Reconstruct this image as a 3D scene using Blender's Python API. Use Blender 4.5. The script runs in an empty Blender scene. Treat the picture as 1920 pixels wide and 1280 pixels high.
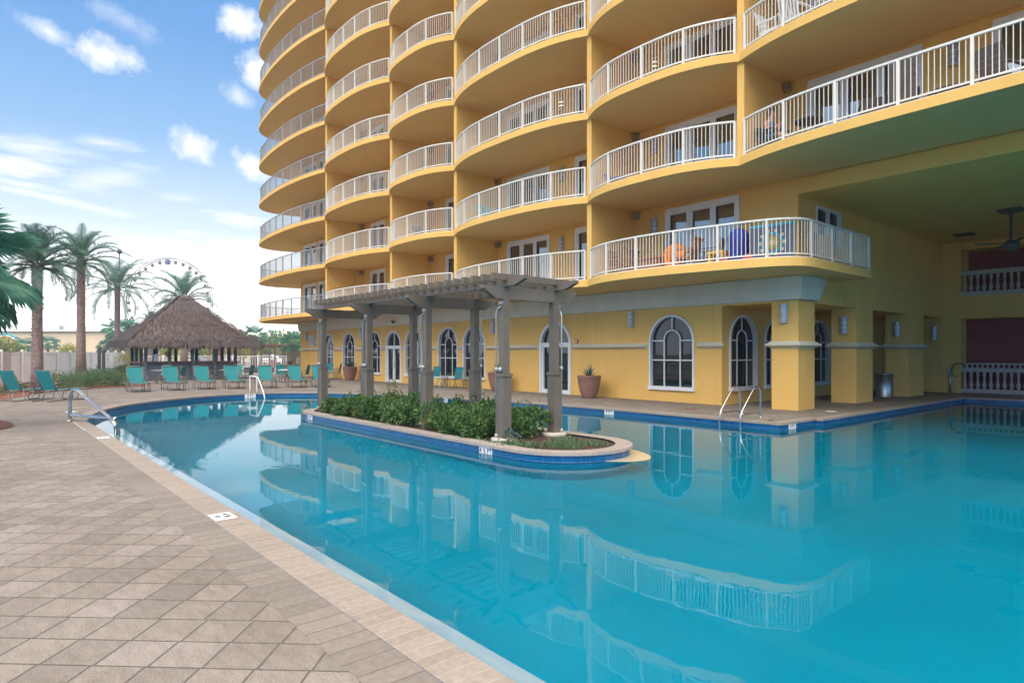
import bpy, bmesh, math, random
from mathutils import Vector, Matrix
from mathutils.geometry import tessellate_polygon
random.seed(7)
PI = math.pi
R = math.radians
SC = bpy.context.scene
COL = SC.collection
FPX, CXP, HYP, EYE = 1182.0, 960.0, 662.0, 1.6
AZ = R(40.4)
FW = (-math.cos(AZ), math.sin(AZ)); RT = (math.sin(AZ), math.cos(AZ))

def at(px, depth, z=0.0):
    """ground position that lies at a given bearing and distance from the viewpoint"""
    u = (px - CXP) / FPX
    return Vector(((FW[0] + u * RT[0]) * depth, (FW[1] + u * RT[1]) * depth, z))

# ------------------------------------------------------------------ mesh helpers
class MB:
    def __init__(s):
        s.v = []; s.f = []; s.uv = None; s.mi = []; s.cur = 0; s.sm = []
        s.smooth = False
    def add(s, vs, fs):
        o = len(s.v)
        s.v.extend([tuple(p) for p in vs])
        for f in fs:
            s.f.append(tuple(i + o for i in f)); s.mi.append(s.cur); s.sm.append(s.smooth)
        return s
    def box(s, x0, x1, y0, y1, z0, z1):
        return s.add([(x0,y0,z0),(x1,y0,z0),(x1,y1,z0),(x0,y1,z0),(x0,y0,z1),(x1,y0,z1),(x1,y1,z1),(x0,y1,z1)],
                     [(0,3,2,1),(4,5,6,7),(0,1,5,4),(1,2,6,5),(2,3,7,6),(3,0,4,7)])
    def bar(s, a, b, w, h, up=(0,0,1)):
        a = Vector(a); b = Vector(b); d = (b - a).normalized(); up = Vector(up)
        if abs(d.dot(up)) > .99: up = Vector((1,0,0))
        x = d.cross(up).normalized(); y = x.cross(d).normalized()
        vs = []
        for p in (a, b):
            for sx, sy in ((-1,-1),(1,-1),(1,1),(-1,1)):
                vs.append(p + x*(sx*w/2) + y*(sy*h/2))
        return s.add(vs, [(0,1,2,3),(7,6,5,4),(0,4,5,1),(1,5,6,2),(2,6,7,3),(3,7,4,0)])
    def tube(s, pts, r, n=8, closed=False, caps=True):
        pts = [Vector(p) for p in pts]; N = len(pts)
        rs = r if isinstance(r, (list, tuple)) else [r]*N
        prev = None; rings = []
        old = s.smooth; s.smooth = True
        base = len(s.v); vs = []
        for i, p in enumerate(pts):
            if closed: d = pts[(i+1) % N] - pts[i-1]
            else: d = pts[min(i+1, N-1)] - pts[max(i-1, 0)]
            d.normalize()
            if prev is None:
                up = Vector((0,0,1)) if abs(d.z) < .9 else Vector((1,0,0))
                x = d.cross(up).normalized()
            else:
                x = (prev - d*prev.dot(d)).normalized()
            prev = x; y = d.cross(x)
            for k in range(n):
                a = 2*PI*k/n
                vs.append(p + (x*math.cos(a) + y*math.sin(a))*rs[i])
        fs = []
        M = N if closed else N-1
        for i in range(M):
            j = (i+1) % N
            for k in range(n):
                l = (k+1) % n
                fs.append((i*n+k, i*n+l, j*n+l, j*n+k))
        s.add(vs, fs)
        s.smooth = False
        if caps and not closed:
            s.f.append(tuple(base+k for k in range(n))[::-1]); s.mi.append(s.cur); s.sm.append(False)
            s.f.append(tuple(base+(N-1)*n+k for k in range(n))); s.mi.append(s.cur); s.sm.append(False)
        s.smooth = old
        return s
    def lathe(s, prof, n=20, c=(0,0,0), smooth=True):
        vs = []; fs = []; c = Vector(c)
        for r, z in prof:
            for k in range(n):
                a = 2*PI*k/n
                vs.append((c.x+r*math.cos(a), c.y+r*math.sin(a), c.z+z))
        for i in range(len(prof)-1):
            for k in range(n):
                l = (k+1) % n
                fs.append((i*n+k, i*n+l, (i+1)*n+l, (i+1)*n+k))
        old = s.smooth; s.smooth = smooth
        s.add(vs, fs)
        s.smooth = old
        return s
    def prism(s, poly, z0, z1):
        """vertical prism over an xy polygon (any shape, counter clockwise)"""
        n = len(poly); o = len(s.v)
        s.v.extend([(p[0], p[1], z0) for p in poly]); s.v.extend([(p[0], p[1], z1) for p in poly])
        tr = tessellate_polygon([[Vector((p[0], p[1], 0)) for p in poly]])
        for t in tr:
            a = (Vector(poly[t[1]][:2]) - Vector(poly[t[0]][:2])); b = (Vector(poly[t[2]][:2]) - Vector(poly[t[0]][:2]))
            if a.x*b.y - a.y*b.x < 0: t = t[::-1]
            s.f.append(tuple(o+n+i for i in t)); s.f.append(tuple(o+i for i in t[::-1]))
            s.mi += [s.cur]*2; s.sm += [False]*2
        for i in range(n):
            j = (i+1) % n
            s.f.append((o+i, o+j, o+n+j, o+n+i)); s.mi.append(s.cur); s.sm.append(False)
        return s
    def tf(s, M):
        s.v = [tuple(M @ Vector(p)) for p in s.v]; return s
    def shift(s, o):
        s.v = [(p[0]-o[0], p[1]-o[1], p[2]-o[2]) for p in s.v]; return s
    def mesh(s, name, mats):
        me = bpy.data.meshes.new(name)
        me.from_pydata(s.v, [], s.f)
        for m in (mats if isinstance(mats, (list, tuple)) else [mats]): me.materials.append(m)
        me.polygons.foreach_set('material_index', s.mi)
        me.polygons.foreach_set('use_smooth', s.sm)
        if s.uv:
            l = me.uv_layers.new(name='UVMap')
            for p in me.polygons:
                for li in p.loop_indices:
                    l.data[li].uv = s.uv[me.loops[li].vertex_index]
        me.update()
        return me

def link(o, parent=None):
    COL.objects.link(o)
    if parent is not None: o.parent = parent
    return o
def thing(name, label, cat, loc=(0,0,0), rz=0.0, group=None):
    o = bpy.data.objects.new(name, None); o.empty_display_size = .2
    link(o); o.location = loc; o.rotation_euler = (0,0,rz)
    o['label'] = label; o['category'] = cat
    if group: o['group'] = group
    return o
def tag(o, label, cat, group=None):
    o['label'] = label; o['category'] = cat
    if group: o['group'] = group
    return o
def part(name, mb, mat, parent, world=False, label=None):
    """one mesh object; world=True: geometry given in world coordinates (parent unrotated)"""
    if world:
        p = parent; off = Vector((0,0,0))
        while p is not None: off += p.location; p = p.parent
        mb.shift(off)
    o = bpy.data.objects.new(name, mb.mesh(name, mat))
    link(o, parent)
    if label: o['label'] = label
    return o
def struct(name, mb, mat, kind='structure'):
    o = bpy.data.objects.new(name, mb.mesh(name, mat)); link(o); o['kind'] = kind
    return o
def dup(root, loc, rz, label=None, group=None, scale=None):
    r = root.copy(); COL.objects.link(r); r.location = loc; r.rotation_euler = (0,0,rz)
    if scale: r.scale = (scale,)*3
    if label: r['label'] = label
    if group: r['group'] = group
    for ch in list(root.children):
        c = ch.copy(); COL.objects.link(c); c.parent = r
        for g in list(ch.children):
            d = g.copy(); COL.objects.link(d); d.parent = c
    return r

# ------------------------------------------------------------------ materials
def nmat(name):
    m = bpy.data.materials.new(name); m.use_nodes = True
    nt = m.node_tree; b = nt.nodes['Principled BSDF']
    return m, nt, b
def N(nt, t, **kw):
    n = nt.nodes.new(t)
    for k, v in kw.items():
        if k.startswith('i_'): n.inputs[k[2:].replace('_', ' ')].default_value = v
        elif k[0]=='n' and k[1:].isdigit(): n.inputs[int(k[1:])].default_value = v
        else: setattr(n, k, v)
    return n
def ramp(nt, stops):
    r = nt.nodes.new('ShaderNodeValToRGB'); e = r.color_ramp.elements
    while len(e) < len(stops): e.new(.5)
    for i, (p, c) in enumerate(stops):
        e[i].position = p; e[i].color = (*c, 1) if len(c) == 3 else c
    return r
def mth(nt, op, a, b=None, clamp=False):
    n = nt.nodes.new('ShaderNodeMath'); n.operation = op; n.use_clamp = clamp
    for i, x in enumerate((a, b)):
        if x is None: continue
        if isinstance(x, (int, float)): n.inputs[i].default_value = x
        else: nt.links.new(x, n.inputs[i])
    return n.outputs[0]
def mixc(nt, fac, a, b, typ='MIX'):
    n = nt.nodes.new('ShaderNodeMix'); n.data_type = 'RGBA'; n.blend_type = typ
    for sock, x in ((n.inputs[0], fac), (n.inputs[6], a), (n.inputs[7], b)):
        if isinstance(x, (int, float)): sock.default_value = x
        elif isinstance(x, (tuple, list)): sock.default_value = (*x, 1) if len(x) == 3 else x
        else: nt.links.new(x, sock)
    return n.outputs[2]
def simple(name, col, rough=.6, metal=0.0, var=.12, scale=6.0, bump=0.0, bscale=60.0, spec=.5, coat=0.0, island=0.0, weather=0.0):
    """painted / natural surface: base colour with soft noise variation, optional fine bump"""
    m, nt, b = nmat(name)
    b.inputs['Roughness'].default_value = rough; b.inputs['Metallic'].default_value = metal
    b.inputs['Specular IOR Level'].default_value = spec
    if coat: b.inputs['Coat Weight'].default_value = coat
    tc = N(nt, 'ShaderNodeTexCoord')
    nz = N(nt, 'ShaderNodeTexNoise'); nz.inputs['Scale'].default_value = scale; nz.inputs['Detail'].default_value = 6
    nt.links.new(tc.outputs['Object'], nz.inputs['Vector'])
    lo = tuple(c*(1-var) for c in col); hi = tuple(min(1, c*(1+var)) for c in col)
    rp = ramp(nt, [(.3, lo), (.7, hi)])
    nt.links.new(nz.outputs['Fac'], rp.inputs['Fac'])
    out = rp.outputs['Color']
    if island:
        g = N(nt, 'ShaderNodeNewGeometry')
        mr = N(nt, 'ShaderNodeMapRange'); mr.inputs['To Min'].default_value = 1-island; mr.inputs['To Max'].default_value = 1+island
        nt.links.new(g.outputs['Random Per Island'], mr.inputs['Value'])
        vm = N(nt, 'ShaderNodeVectorMath', operation='SCALE')
        nt.links.new(out, vm.inputs[0]); nt.links.new(mr.outputs[0], vm.inputs['Scale'])
        out = vm.outputs[0]
    if weather:
        n3 = N(nt, 'ShaderNodeTexNoise'); n3.inputs['Scale'].default_value = .9; n3.inputs['Detail'].default_value = 9; n3.inputs['Roughness'].default_value = .65
        mp = N(nt, 'ShaderNodeMapping'); mp.inputs['Scale'].default_value = (1.6, 1.6, .35)
        nt.links.new(tc.outputs['Object'], mp.inputs[0]); nt.links.new(mp.outputs[0], n3.inputs['Vector'])
        rr = ramp(nt, [(.52, (0,0,0)), (.75, (1,1,1))])
        nt.links.new(n3.outputs['Fac'], rr.inputs['Fac'])
        out = mixc(nt, mth(nt, 'MULTIPLY', rr.outputs[0], weather), out, tuple(c*.72 for c in col))
    nt.links.new(out, b.inputs['Base Color'])
    if bump:
        n2 = N(nt, 'ShaderNodeTexNoise'); n2.inputs['Scale'].default_value = bscale; n2.inputs['Detail'].default_value = 4
        nt.links.new(tc.outputs['Object'], n2.inputs['Vector'])
        bp = N(nt, 'ShaderNodeBump'); bp.inputs['Strength'].default_value = bump; bp.inputs['Distance'].default_value = .02
        nt.links.new(n2.outputs['Fac'], bp.inputs['Height']); nt.links.new(bp.outputs[0], b.inputs['Normal'])
    return m
def leafmat(name, c0, c1, trans=.25):
    m, nt, b = nmat(name)
    g = N(nt, 'ShaderNodeNewGeometry')
    tc = N(nt, 'ShaderNodeTexCoord'); nz = N(nt, 'ShaderNodeTexNoise'); nz.inputs['Scale'].default_value = 2.2
    nt.links.new(tc.outputs['Object'], nz.inputs['Vector'])
    f = mth(nt, 'ADD', mth(nt, 'MULTIPLY', g.outputs['Random Per Island'], .6), mth(nt, 'MULTIPLY', nz.outputs['Fac'], .45))
    rp = ramp(nt, [(.15, c0), (.55, tuple((a+b_)/2 for a, b_ in zip(c0, c1))), (.9, c1)])
    nt.links.new(f, rp.inputs['Fac'])
    nt.links.new(rp.outputs[0], b.inputs['Base Color'])
    b.inputs['Roughness'].default_value = .5
    tr = N(nt, 'ShaderNodeBsdfTranslucent'); nt.links.new(rp.outputs[0], tr.inputs['Color'])
    mx = N(nt, 'ShaderNodeMixShader'); mx.inputs[0].default_value = trans
    nt.links.new(b.outputs[0], mx.inputs[1]); nt.links.new(tr.outputs[0], mx.inputs[2])
    nt.links.new(mx.outputs[0], nt.nodes['Material Output'].inputs['Surface'])
    return m

M = {}
M['stucco'] = simple('yellow_stucco', (.79,.49,.15), .85, var=.035, scale=.8, bump=.3, bscale=140, spec=.2, weather=.38)
M['soffit'] = simple('soffit_bounce_tint', (.67,.45,.19), .85, var=.04, scale=.6, bump=.15, bscale=140, spec=.2)  # slab undersides: stucco with cool indirect light put into its colour
M['trim'] = simple('grey_green_trim', (.64,.615,.52), .8, var=.05, scale=1.5, bump=.1, bscale=120, spec=.2, weather=.3)
M['white_rail'] = simple('white_powder_coat', (.7,.685,.64), .35, var=.03, scale=3)
M['frame'] = simple('white_window_frame', (.74,.76,.78), .4, var=.04, scale=4)
M['lamp_metal'] = simple('silver_lamp_paint', (.45,.45,.47), .35, metal=.25, var=.05)
M['steel'] = simple('stainless_steel', (.62,.6,.57), .18, metal=1.0, var=.06, scale=10)
M['galv'] = simple('galvanised_steel', (.42,.44,.46), .35, metal=.9, var=.15, scale=14)
M['post'] = simple('taupe_paint', (.135,.118,.1), .5, var=.1, scale=3, bump=.08, bscale=40, weather=.4)
M['pipe'] = simple('grey_pipe', (.34,.37,.38), .35, metal=.3, var=.08)
M['sling'] = simple('teal_sling_fabric', (.0,.2,.23), .65, var=.08, scale=20, bump=.15, bscale=300)
M['bronze'] = simple('bronze_frame', (.19,.175,.165), .4, metal=.4, var=.08)
M['pot'] = simple('terracotta_pot', (.245,.13,.105), .6, var=.1, scale=4, bump=.1, bscale=50)
M['soil'] = simple('dark_soil', (.05,.035,.028), .95, var=.4, scale=20, bump=.8, bscale=40)
M['mulch'] = simple('red_mulch', (.16,.06,.04), .95, var=.5, scale=25, bump=1, bscale=50, island=.4)
M['bark'] = simple('dark_bark_mulch', (.07,.038,.032), .95, var=.5, scale=25, bump=1, bscale=50)
M['bounce_floor'] = simple('bounce_balcony_floor', (.62,.56,.46), .7, var=.05, scale=4)  # pale slab top added to bounce light into the balconies
M['joint'] = simple('stucco_control_joint', (.5,.3,.09), .9, var=.05)
M['concrete'] = simple('pale_concrete', (.48,.45,.41), .85, var=.12, scale=5, bump=.2)
M['dark'] = simple('dark_grey_metal', (.05,.055,.06), .5, var=.1)
M['black'] = simple('black_paint', (.015,.016,.02), .45, var=.1)
M['red_wall'] = simple('dark_red_panel', (.2,.02,.03), .6, var=.1, scale=2)
M['baluster'] = simple('cream_cast_stone', (.5,.46,.41), .75, var=.08, scale=6, bump=.1)
M['thatch'] = simple('palm_thatch', (.115,.098,.102), .9, var=.12, scale=2, island=.2)
M['thatch_base'] = simple('thatch_underlay', (.1,.07,.055), .95, var=.4, scale=10, bump=1, bscale=30)
M['tikipost'] = simple('tiki_blue_grey_timber', (.13,.17,.215), .6, var=.2, scale=5)
M['bar_top'] = simple('varnished_bar_top', (.28,.15,.09), .35, var=.2, scale=8)
M['bar_panel'] = simple('blue_grey_panel', (.2,.22,.265), .6, var=.12, scale=5)
M['trunk'] = simple('palm_trunk_bark', (.2,.15,.145), .9, var=.35, scale=9, bump=.5, bscale=30, island=.5)
M['trunk_grey'] = simple('smooth_grey_trunk', (.17,.15,.13), .9, var=.25, scale=9, bump=.5, bscale=20)
M['date'] = leafmat('date_palm_leaf', (.06,.17,.17), (.2,.33,.24), .45)
M['fan'] = leafmat('fan_palm_leaf', (.05,.2,.17), (.17,.4,.28), .45)
M['shrub'] = leafmat('glossy_shrub_leaf', (.02,.075,.025), (.13,.25,.06), .2)
M['yellowleaf'] = leafmat('yellow_green_leaf', (.12,.16,.03), (.35,.36,.07), .35)
M['bedgreen'] = leafmat('bed_shrub_leaf', (.04,.11,.05), (.16,.26,.12), .25)
M['farleaf'] = leafmat('sunlit_tree_leaf', (.1,.14,.035), (.45,.44,.11), .4)
M['agave'] = simple('agave_leaf', (.1,.16,.12), .5, var=.25, scale=8)
M['purple'] = simple('purple_petals', (.11,.05,.4), .6, var=.3, island=.4)
M['fence'] = simple('white_vinyl_fence', (.58,.6,.64), .5, var=.06, scale=2, weather=.3)
M['screen'] = simple('grey_slat', (.28,.3,.33), .6, var=.1)
M['cabana'] = simple('brown_cabana_wood', (.17,.085,.065), .7, var=.2)
M['cream'] = simple('cream_render', (.62,.5,.36), .8, var=.05, scale=.2)
M['roofpale'] = simple('pale_metal_roof', (.6,.63,.66), .5, var=.06, scale=.3)
M['wheel'] = simple('grey_steelwork', (.13,.12,.125), .5, var=.05)
M['gond'] = simple('pink_grey_gondola', (.06,.035,.04), .5, var=.1)
M['gondb'] = simple('blue_gondola', (.03,.06,.2), .5, var=.1)
M['wood'] = simple('varnished_wood', (.3,.12,.06), .5, var=.25, scale=10)
M['orange'] = simple('orange_float', (.8,.25,.04), .5, var=.08)
M['wicker'] = simple('brown_grey_wicker', (.12,.095,.09), .8, var=.2, scale=30, bump=.6, bscale=120)
M['yellow'] = simple('yellow_plastic', (.75,.48,.04), .4, var=.05)
M['redp'] = simple('red_plastic', (.6,.04,.04), .4, var=.05)
M['bluep'] = simple('blue_fabric', (.012,.03,.26), .7, var=.2, scale=5)
M['board'] = simple('slate_blue_board', (.085,.1,.16), .5, var=.06)
M['teal'] = simple('teal_trim', (.01,.3,.4), .5, var=.05)
M['green'] = simple('olive_green_print', (.25,.3,.08), .6, var=.2)
M['sand'] = simple('sandy_cloth', (.6,.45,.28), .8, var=.1)
M['skin'] = simple('skin', (.5,.28,.2), .55, var=.06)
M['hair'] = simple('brown_hair', (.05,.03,.022), .6, var=.2)
M['asphalt'] = simple('parking_asphalt', (.16,.155,.15), .9, var=.15, scale=.4)
M['carwhite'] = simple('white_car_paint', (.7,.7,.7), .25, coat=1, var=.02)
M['carsilver'] = simple('silver_car_paint', (.35,.37,.4), .25, metal=.5, coat=1, var=.02)
M['carblue'] = simple('dark_blue_car_paint', (.02,.05,.12), .25, coat=1, var=.02)
M['tyre'] = simple('tyre_rubber', (.02,.02,.02), .9, var=.1)
M['orange_sign'] = simple('orange_sign_paint', (.85,.16,.01), .5, var=.05)
M['sign_white'] = simple('white_marker_tile', (.78,.8,.82), .3, var=.04)
M['lawn'] = simple('far_ground', (.11,.11,.08), .95, var=.25, scale=.15)

def glassmat(name, col, rough=.02):
    m, nt, b = nmat(name)
    b.inputs['Base Color'].default_value = (*col, 1); b.inputs['Roughness'].default_value = rough
    b.inputs['Specular IOR Level'].default_value = .55; b.inputs['IOR'].default_value = 1.5
    tc = N(nt, 'ShaderNodeTexCoord'); nz = N(nt, 'ShaderNodeTexNoise'); nz.inputs['Scale'].default_value = .8
    nt.links.new(tc.outputs['Object'], nz.inputs['Vector'])
    bp = N(nt, 'ShaderNodeBump'); bp.inputs['Strength'].default_value = .05; bp.inputs['Distance'].default_value = .05
    nt.links.new(nz.outputs['Fac'], bp.inputs['Height']); nt.links.new(bp.outputs[0], b.inputs['Normal'])
    return m
M['glass'] = glassmat('dark_window_glass', (.012,.02,.022))
M['glass2'] = glassmat('balcony_door_glass', (.012,.02,.03)); M['glass2'].node_tree.nodes['Principled BSDF'].inputs['IOR'].default_value = 3.0
M['backlit_rail'] = simple('backlit_rail_grey', (.36,.38,.41), .4, metal=.2, var=.05)  # end bay: white rail, its dark backlit look put into the colour


def paver_mat(name, base, tile=.285, rot=-47, running=.0, joint=.006):
    """square slabs laid on the diagonal with hand laid stagger, per slab tone, stains"""
    m, nt, b = nmat(name)
    b.inputs['Roughness'].default_value = .8; b.inputs['Specular IOR Level'].default_value = .3
    tc = N(nt, 'ShaderNodeTexCoord'); mp = N(nt, 'ShaderNodeMapping')
    mp.inputs['Rotation'].default_value = (0,0,R(rot)); mp.inputs['Scale'].default_value = (1/tile, 1/tile, 1)
    nt.links.new(tc.outputs['Object'], mp.inputs[0])
    sp = N(nt, 'ShaderNodeSeparateXYZ'); nt.links.new(mp.outputs[0], sp.inputs[0])
    x, y = sp.outputs[0], sp.outputs[1]
    row = mth(nt, 'FLOOR', y)
    wn = N(nt, 'ShaderNodeTexWhiteNoise', noise_dimensions='1D'); nt.links.new(row, wn.inputs['W'])
    x2 = mth(nt, 'ADD', x, mth(nt, 'ADD', mth(nt, 'MULTIPLY', wn.outputs['Value'], .12), mth(nt, 'MULTIPLY', row, running)))
    colm = mth(nt, 'FLOOR', x2)
    fx = mth(nt, 'SUBTRACT', x2, colm); fy = mth(nt, 'SUBTRACT', y, row)
    ex = mth(nt, 'MINIMUM', fx, mth(nt, 'SUBTRACT', 1.0, fx)); ey = mth(nt, 'MINIMUM', fy, mth(nt, 'SUBTRACT', 1.0, fy))
    e = mth(nt, 'MINIMUM', ex, ey)
    jit = N(nt, 'ShaderNodeTexNoise'); jit.inputs['Scale'].default_value = 14; nt.links.new(tc.outputs['Object'], jit.inputs['Vector'])
    e = mth(nt, 'ADD', e, mth(nt, 'MULTIPLY', mth(nt, 'SUBTRACT', jit.outputs['Fac'], .5), .018))
    jn = N(nt, 'ShaderNodeMapRange'); jn.inputs['From Min'].default_value = joint*.5/tile; jn.inputs['From Max'].default_value = joint*1.3/tile
    nt.links.new(e, jn.inputs['Value'])
    cmb = N(nt, 'ShaderNodeCombineXYZ'); nt.links.new(colm, cmb.inputs[0]); nt.links.new(row, cmb.inputs[1])
    w2 = N(nt, 'ShaderNodeTexWhiteNoise', noise_dimensions='3D'); nt.links.new(cmb.outputs[0], w2.inputs['Vector'])
    tone = ramp(nt, [(0, tuple(c*.86 for c in base)), (.5, base), (.8, tuple(min(1, c*1.06) for c in base)), (1, (base[0]*1.16, base[1]*1.17, base[2]*1.22))])
    nt.links.new(w2.outputs['Value'], tone.inputs['Fac'])
    n1 = N(nt, 'ShaderNodeTexNoise'); n1.inputs['Scale'].default_value = 9; n1.inputs['Detail'].default_value = 8; n1.inputs['Roughness'].default_value = .7
    mp2 = N(nt, 'ShaderNodeMapping'); mp2.inputs['Rotation'].default_value = (0,0,R(rot)); mp2.inputs['Scale'].default_value = (.55, 1.6, 1)
    nt.links.new(tc.outputs['Object'], mp2.inputs[0]); nt.links.new(mp2.outputs[0], n1.inputs['Vector'])
    r1 = ramp(nt, [(.3, (.76,.75,.74)), (.65, (1.08,1.08,1.08))]); nt.links.new(n1.outputs['Fac'], r1.inputs['Fac'])
    c = mixc(nt, 1.0, tone.outputs[0], r1.outputs[0], 'MULTIPLY')
    n4 = N(nt, 'ShaderNodeTexNoise'); n4.inputs['Scale'].default_value = .55; n4.inputs['Detail'].default_value = 5
    nt.links.new(tc.outputs['Object'], n4.inputs['Vector'])
    r4 = ramp(nt, [(.35, (.9,.88,.86)), (.65, (1.05,1.05,1.05))]); nt.links.new(n4.outputs['Fac'], r4.inputs['Fac'])
    c = mixc(nt, 1.0, c, r4.outputs[0], 'MULTIPLY')
    n5 = N(nt, 'ShaderNodeTexNoise'); n5.inputs['Scale'].default_value = 120; n5.inputs['Detail'].default_value = 3
    nt.links.new(tc.outputs['Object'], n5.inputs['Vector'])
    r5 = ramp(nt, [(.36, (.5,.48,.46)), (.5, (1,1,1))]); nt.links.new(n5.outputs['Fac'], r5.inputs['Fac'])
    c = mixc(nt, .7, c, mixc(nt, 1.0, c, r5.outputs[0], 'MULTIPLY'))
    c = mixc(nt, jn.outputs[0], tuple(q*.42 for q in base), c)
    nt.links.new(c, b.inputs['Base Color'])
    bp = N(nt, 'ShaderNodeBump'); bp.inputs['Strength'].default_value = .55; bp.inputs['Distance'].default_value = .012
    h = mth(nt, 'ADD', jn.outputs[0], mth(nt, 'ADD', mth(nt, 'MULTIPLY', n1.outputs['Fac'], .4), mth(nt, 'MULTIPLY', n5.outputs['Fac'], .12)))
    nt.links.new(h, bp.inputs['Height']); nt.links.new(bp.outputs[0], b.inputs['Normal'])
    return m
M['paver'] = paver_mat('diagonal_deck_pavers', (.27,.241,.22))

def course_mat(name, base, pitch, jointcol, joint=.07, tone_amt=.12, vjoint=None):
    """strip of bricks: u of the UV map runs along the course in metres"""
    m, nt, b = nmat(name)
    b.inputs['Roughness'].default_value = .75; b.inputs['Specular IOR Level'].default_value = .3
    uv = N(nt, 'ShaderNodeUVMap'); sp = N(nt, 'ShaderNodeSeparateXYZ'); nt.links.new(uv.outputs[0], sp.inputs[0])
    u = mth(nt, 'DIVIDE', sp.outputs[0], pitch)
    cell = mth(nt, 'FLOOR', u); f = mth(nt, 'SUBTRACT', u, cell)
    e = mth(nt, 'MINIMUM', f, mth(nt, 'SUBTRACT', 1.0, f))
    cz = cell
    if vjoint:
        v = mth(nt, 'DIVIDE', sp.outputs[1], vjoint); vc = mth(nt, 'FLOOR', v); fv = mth(nt, 'SUBTRACT', v, vc)
        ev = mth(nt, 'MULTIPLY', mth(nt, 'MINIMUM', fv, mth(nt, 'SUBTRACT', 1.0, fv)), vjoint/pitch)
        e = mth(nt, 'MINIMUM', e, ev); cz = mth(nt, 'ADD', cell, mth(nt, 'MULTIPLY', vc, 37.3))
    jn = N(nt, 'ShaderNodeMapRange'); jn.inputs['From Min'].default_value = joint*.4; jn.inputs['From Max'].default_value = joint
    nt.links.new(e, jn.inputs['Value'])
    wn = N(nt, 'ShaderNodeTexWhiteNoise', noise_dimensions='1D'); nt.links.new(cz, wn.inputs['W'])
    tone = ramp(nt, [(0, tuple(c*(1-tone_amt) for c in base)), (1, tuple(min(1, c*(1+tone_amt)) for c in base))])
    nt.links.new(wn.outputs['Value'], tone.inputs['Fac'])
    tc = N(nt, 'ShaderNodeTexCoord'); n1 = N(nt, 'ShaderNodeTexNoise'); n1.inputs['Scale'].default_value = 22; n1.inputs['Detail'].default_value = 7
    nt.links.new(tc.outputs['Object'], n1.inputs['Vector'])
    r1 = ramp(nt, [(.3, (.84,.83,.82)), (.68, (1.07,1.07,1.07))]); nt.links.new(n1.outputs['Fac'], r1.inputs['Fac'])
    c = mixc(nt, 1.0, tone.outputs[0], r1.outputs[0], 'MULTIPLY')
    c = mixc(nt, jn.outputs[0], jointcol, c)
    nt.links.new(c, b.inputs['Base Color'])
    bp = N(nt, 'ShaderNodeBump'); bp.inputs['Strength'].default_value = .4; bp.inputs['Distance'].default_value = .01
    nt.links.new(mth(nt, 'ADD', jn.outputs[0], mth(nt, 'MULTIPLY', n1.outputs['Fac'], .3)), bp.inputs['Height']); nt.links.new(bp.outputs[0], b.inputs['Normal'])
    return m, b
M['soldier'], _ = course_mat('soldier_course', (.235,.208,.188), .155, (.17,.15,.135), .06)
M['coping'], _ = course_mat('travertine_coping', (.315,.27,.238), .105, (.4,.36,.33), .05, .08)
M['islandcoping'], _ = course_mat('island_coping', (.36,.315,.295), .3, (.28,.25,.23), .012, .06)
M['tile'], _b = course_mat('blue_waterline_tile', (.006,.105,.29), .155, (.03,.19,.37), .03, .15, .155)
_b.inputs['Roughness'].default_value = .15; _b.inputs['Specular IOR Level'].default_value = .6
M['plaster'] = simple('pool_plaster', (.03,.525,.735), .8, var=.1, scale=.35)
M['ledge'] = simple('wet_pale_pool_ledge', (.2,.32,.41), .03, var=.06, scale=3, spec=.5)
M['wetstep'] = simple('wet_beige_step', (.62,.52,.36), .03, var=.06, scale=3, spec=.5)

# ------------------------------------------------------------------ camera, sky, sun
cam = bpy.data.cameras.new('camera'); camo = bpy.data.objects.new('camera', cam); link(camo)
camo.location = (0,0,EYE); camo.rotation_euler = (R(90), 0, R(90-40.4))
cam.sensor_width = 36; cam.lens = FPX/1920*36; cam.shift_y = (HYP-640)/1920
cam.clip_start = .05; cam.clip_end = 6000
SC.camera = camo
SC.view_settings.view_transform = 'Standard'; SC.view_settings.look = 'None'
SC.view_settings.exposure = 0.25; SC.view_settings.gamma = 1
SC.cycles.use_denoising = True
SC.cycles.max_bounces = 10; SC.cycles.diffuse_bounces = 5; SC.cycles.glossy_bounces = 4; SC.cycles.transparent_max_bounces = 12
SC.cycles.caustics_reflective = False; SC.cycles.caustics_refractive = True; SC.cycles.blur_glossy = .5; SC.cycles.transmission_bounces = 8
SC.cycles.sample_clamp_indirect = 8

SUN_EL, SUN_AZ = R(38), 0.0
# sun stands behind the building's far end, a little left of straight ahead, veiled by thin cloud
sun_dir = Vector((FW[0]*.985 - RT[0]*-.17, FW[1]*.985 - RT[1]*-.17, 0)).normalized()
sun_dir = Vector((sun_dir.x*math.cos(SUN_EL), sun_dir.y*math.cos(SUN_EL), math.sin(SUN_EL)))
sl = bpy.data.lights.new('sun', 'SUN'); sl.energy = 2.4; sl.angle = R(.5); sl.color = (1, .93, .82)
so = bpy.data.objects.new('sun', sl); link(so); so.rotation_euler = sun_dir.to_track_quat('Z', 'Y').to_euler()

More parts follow.
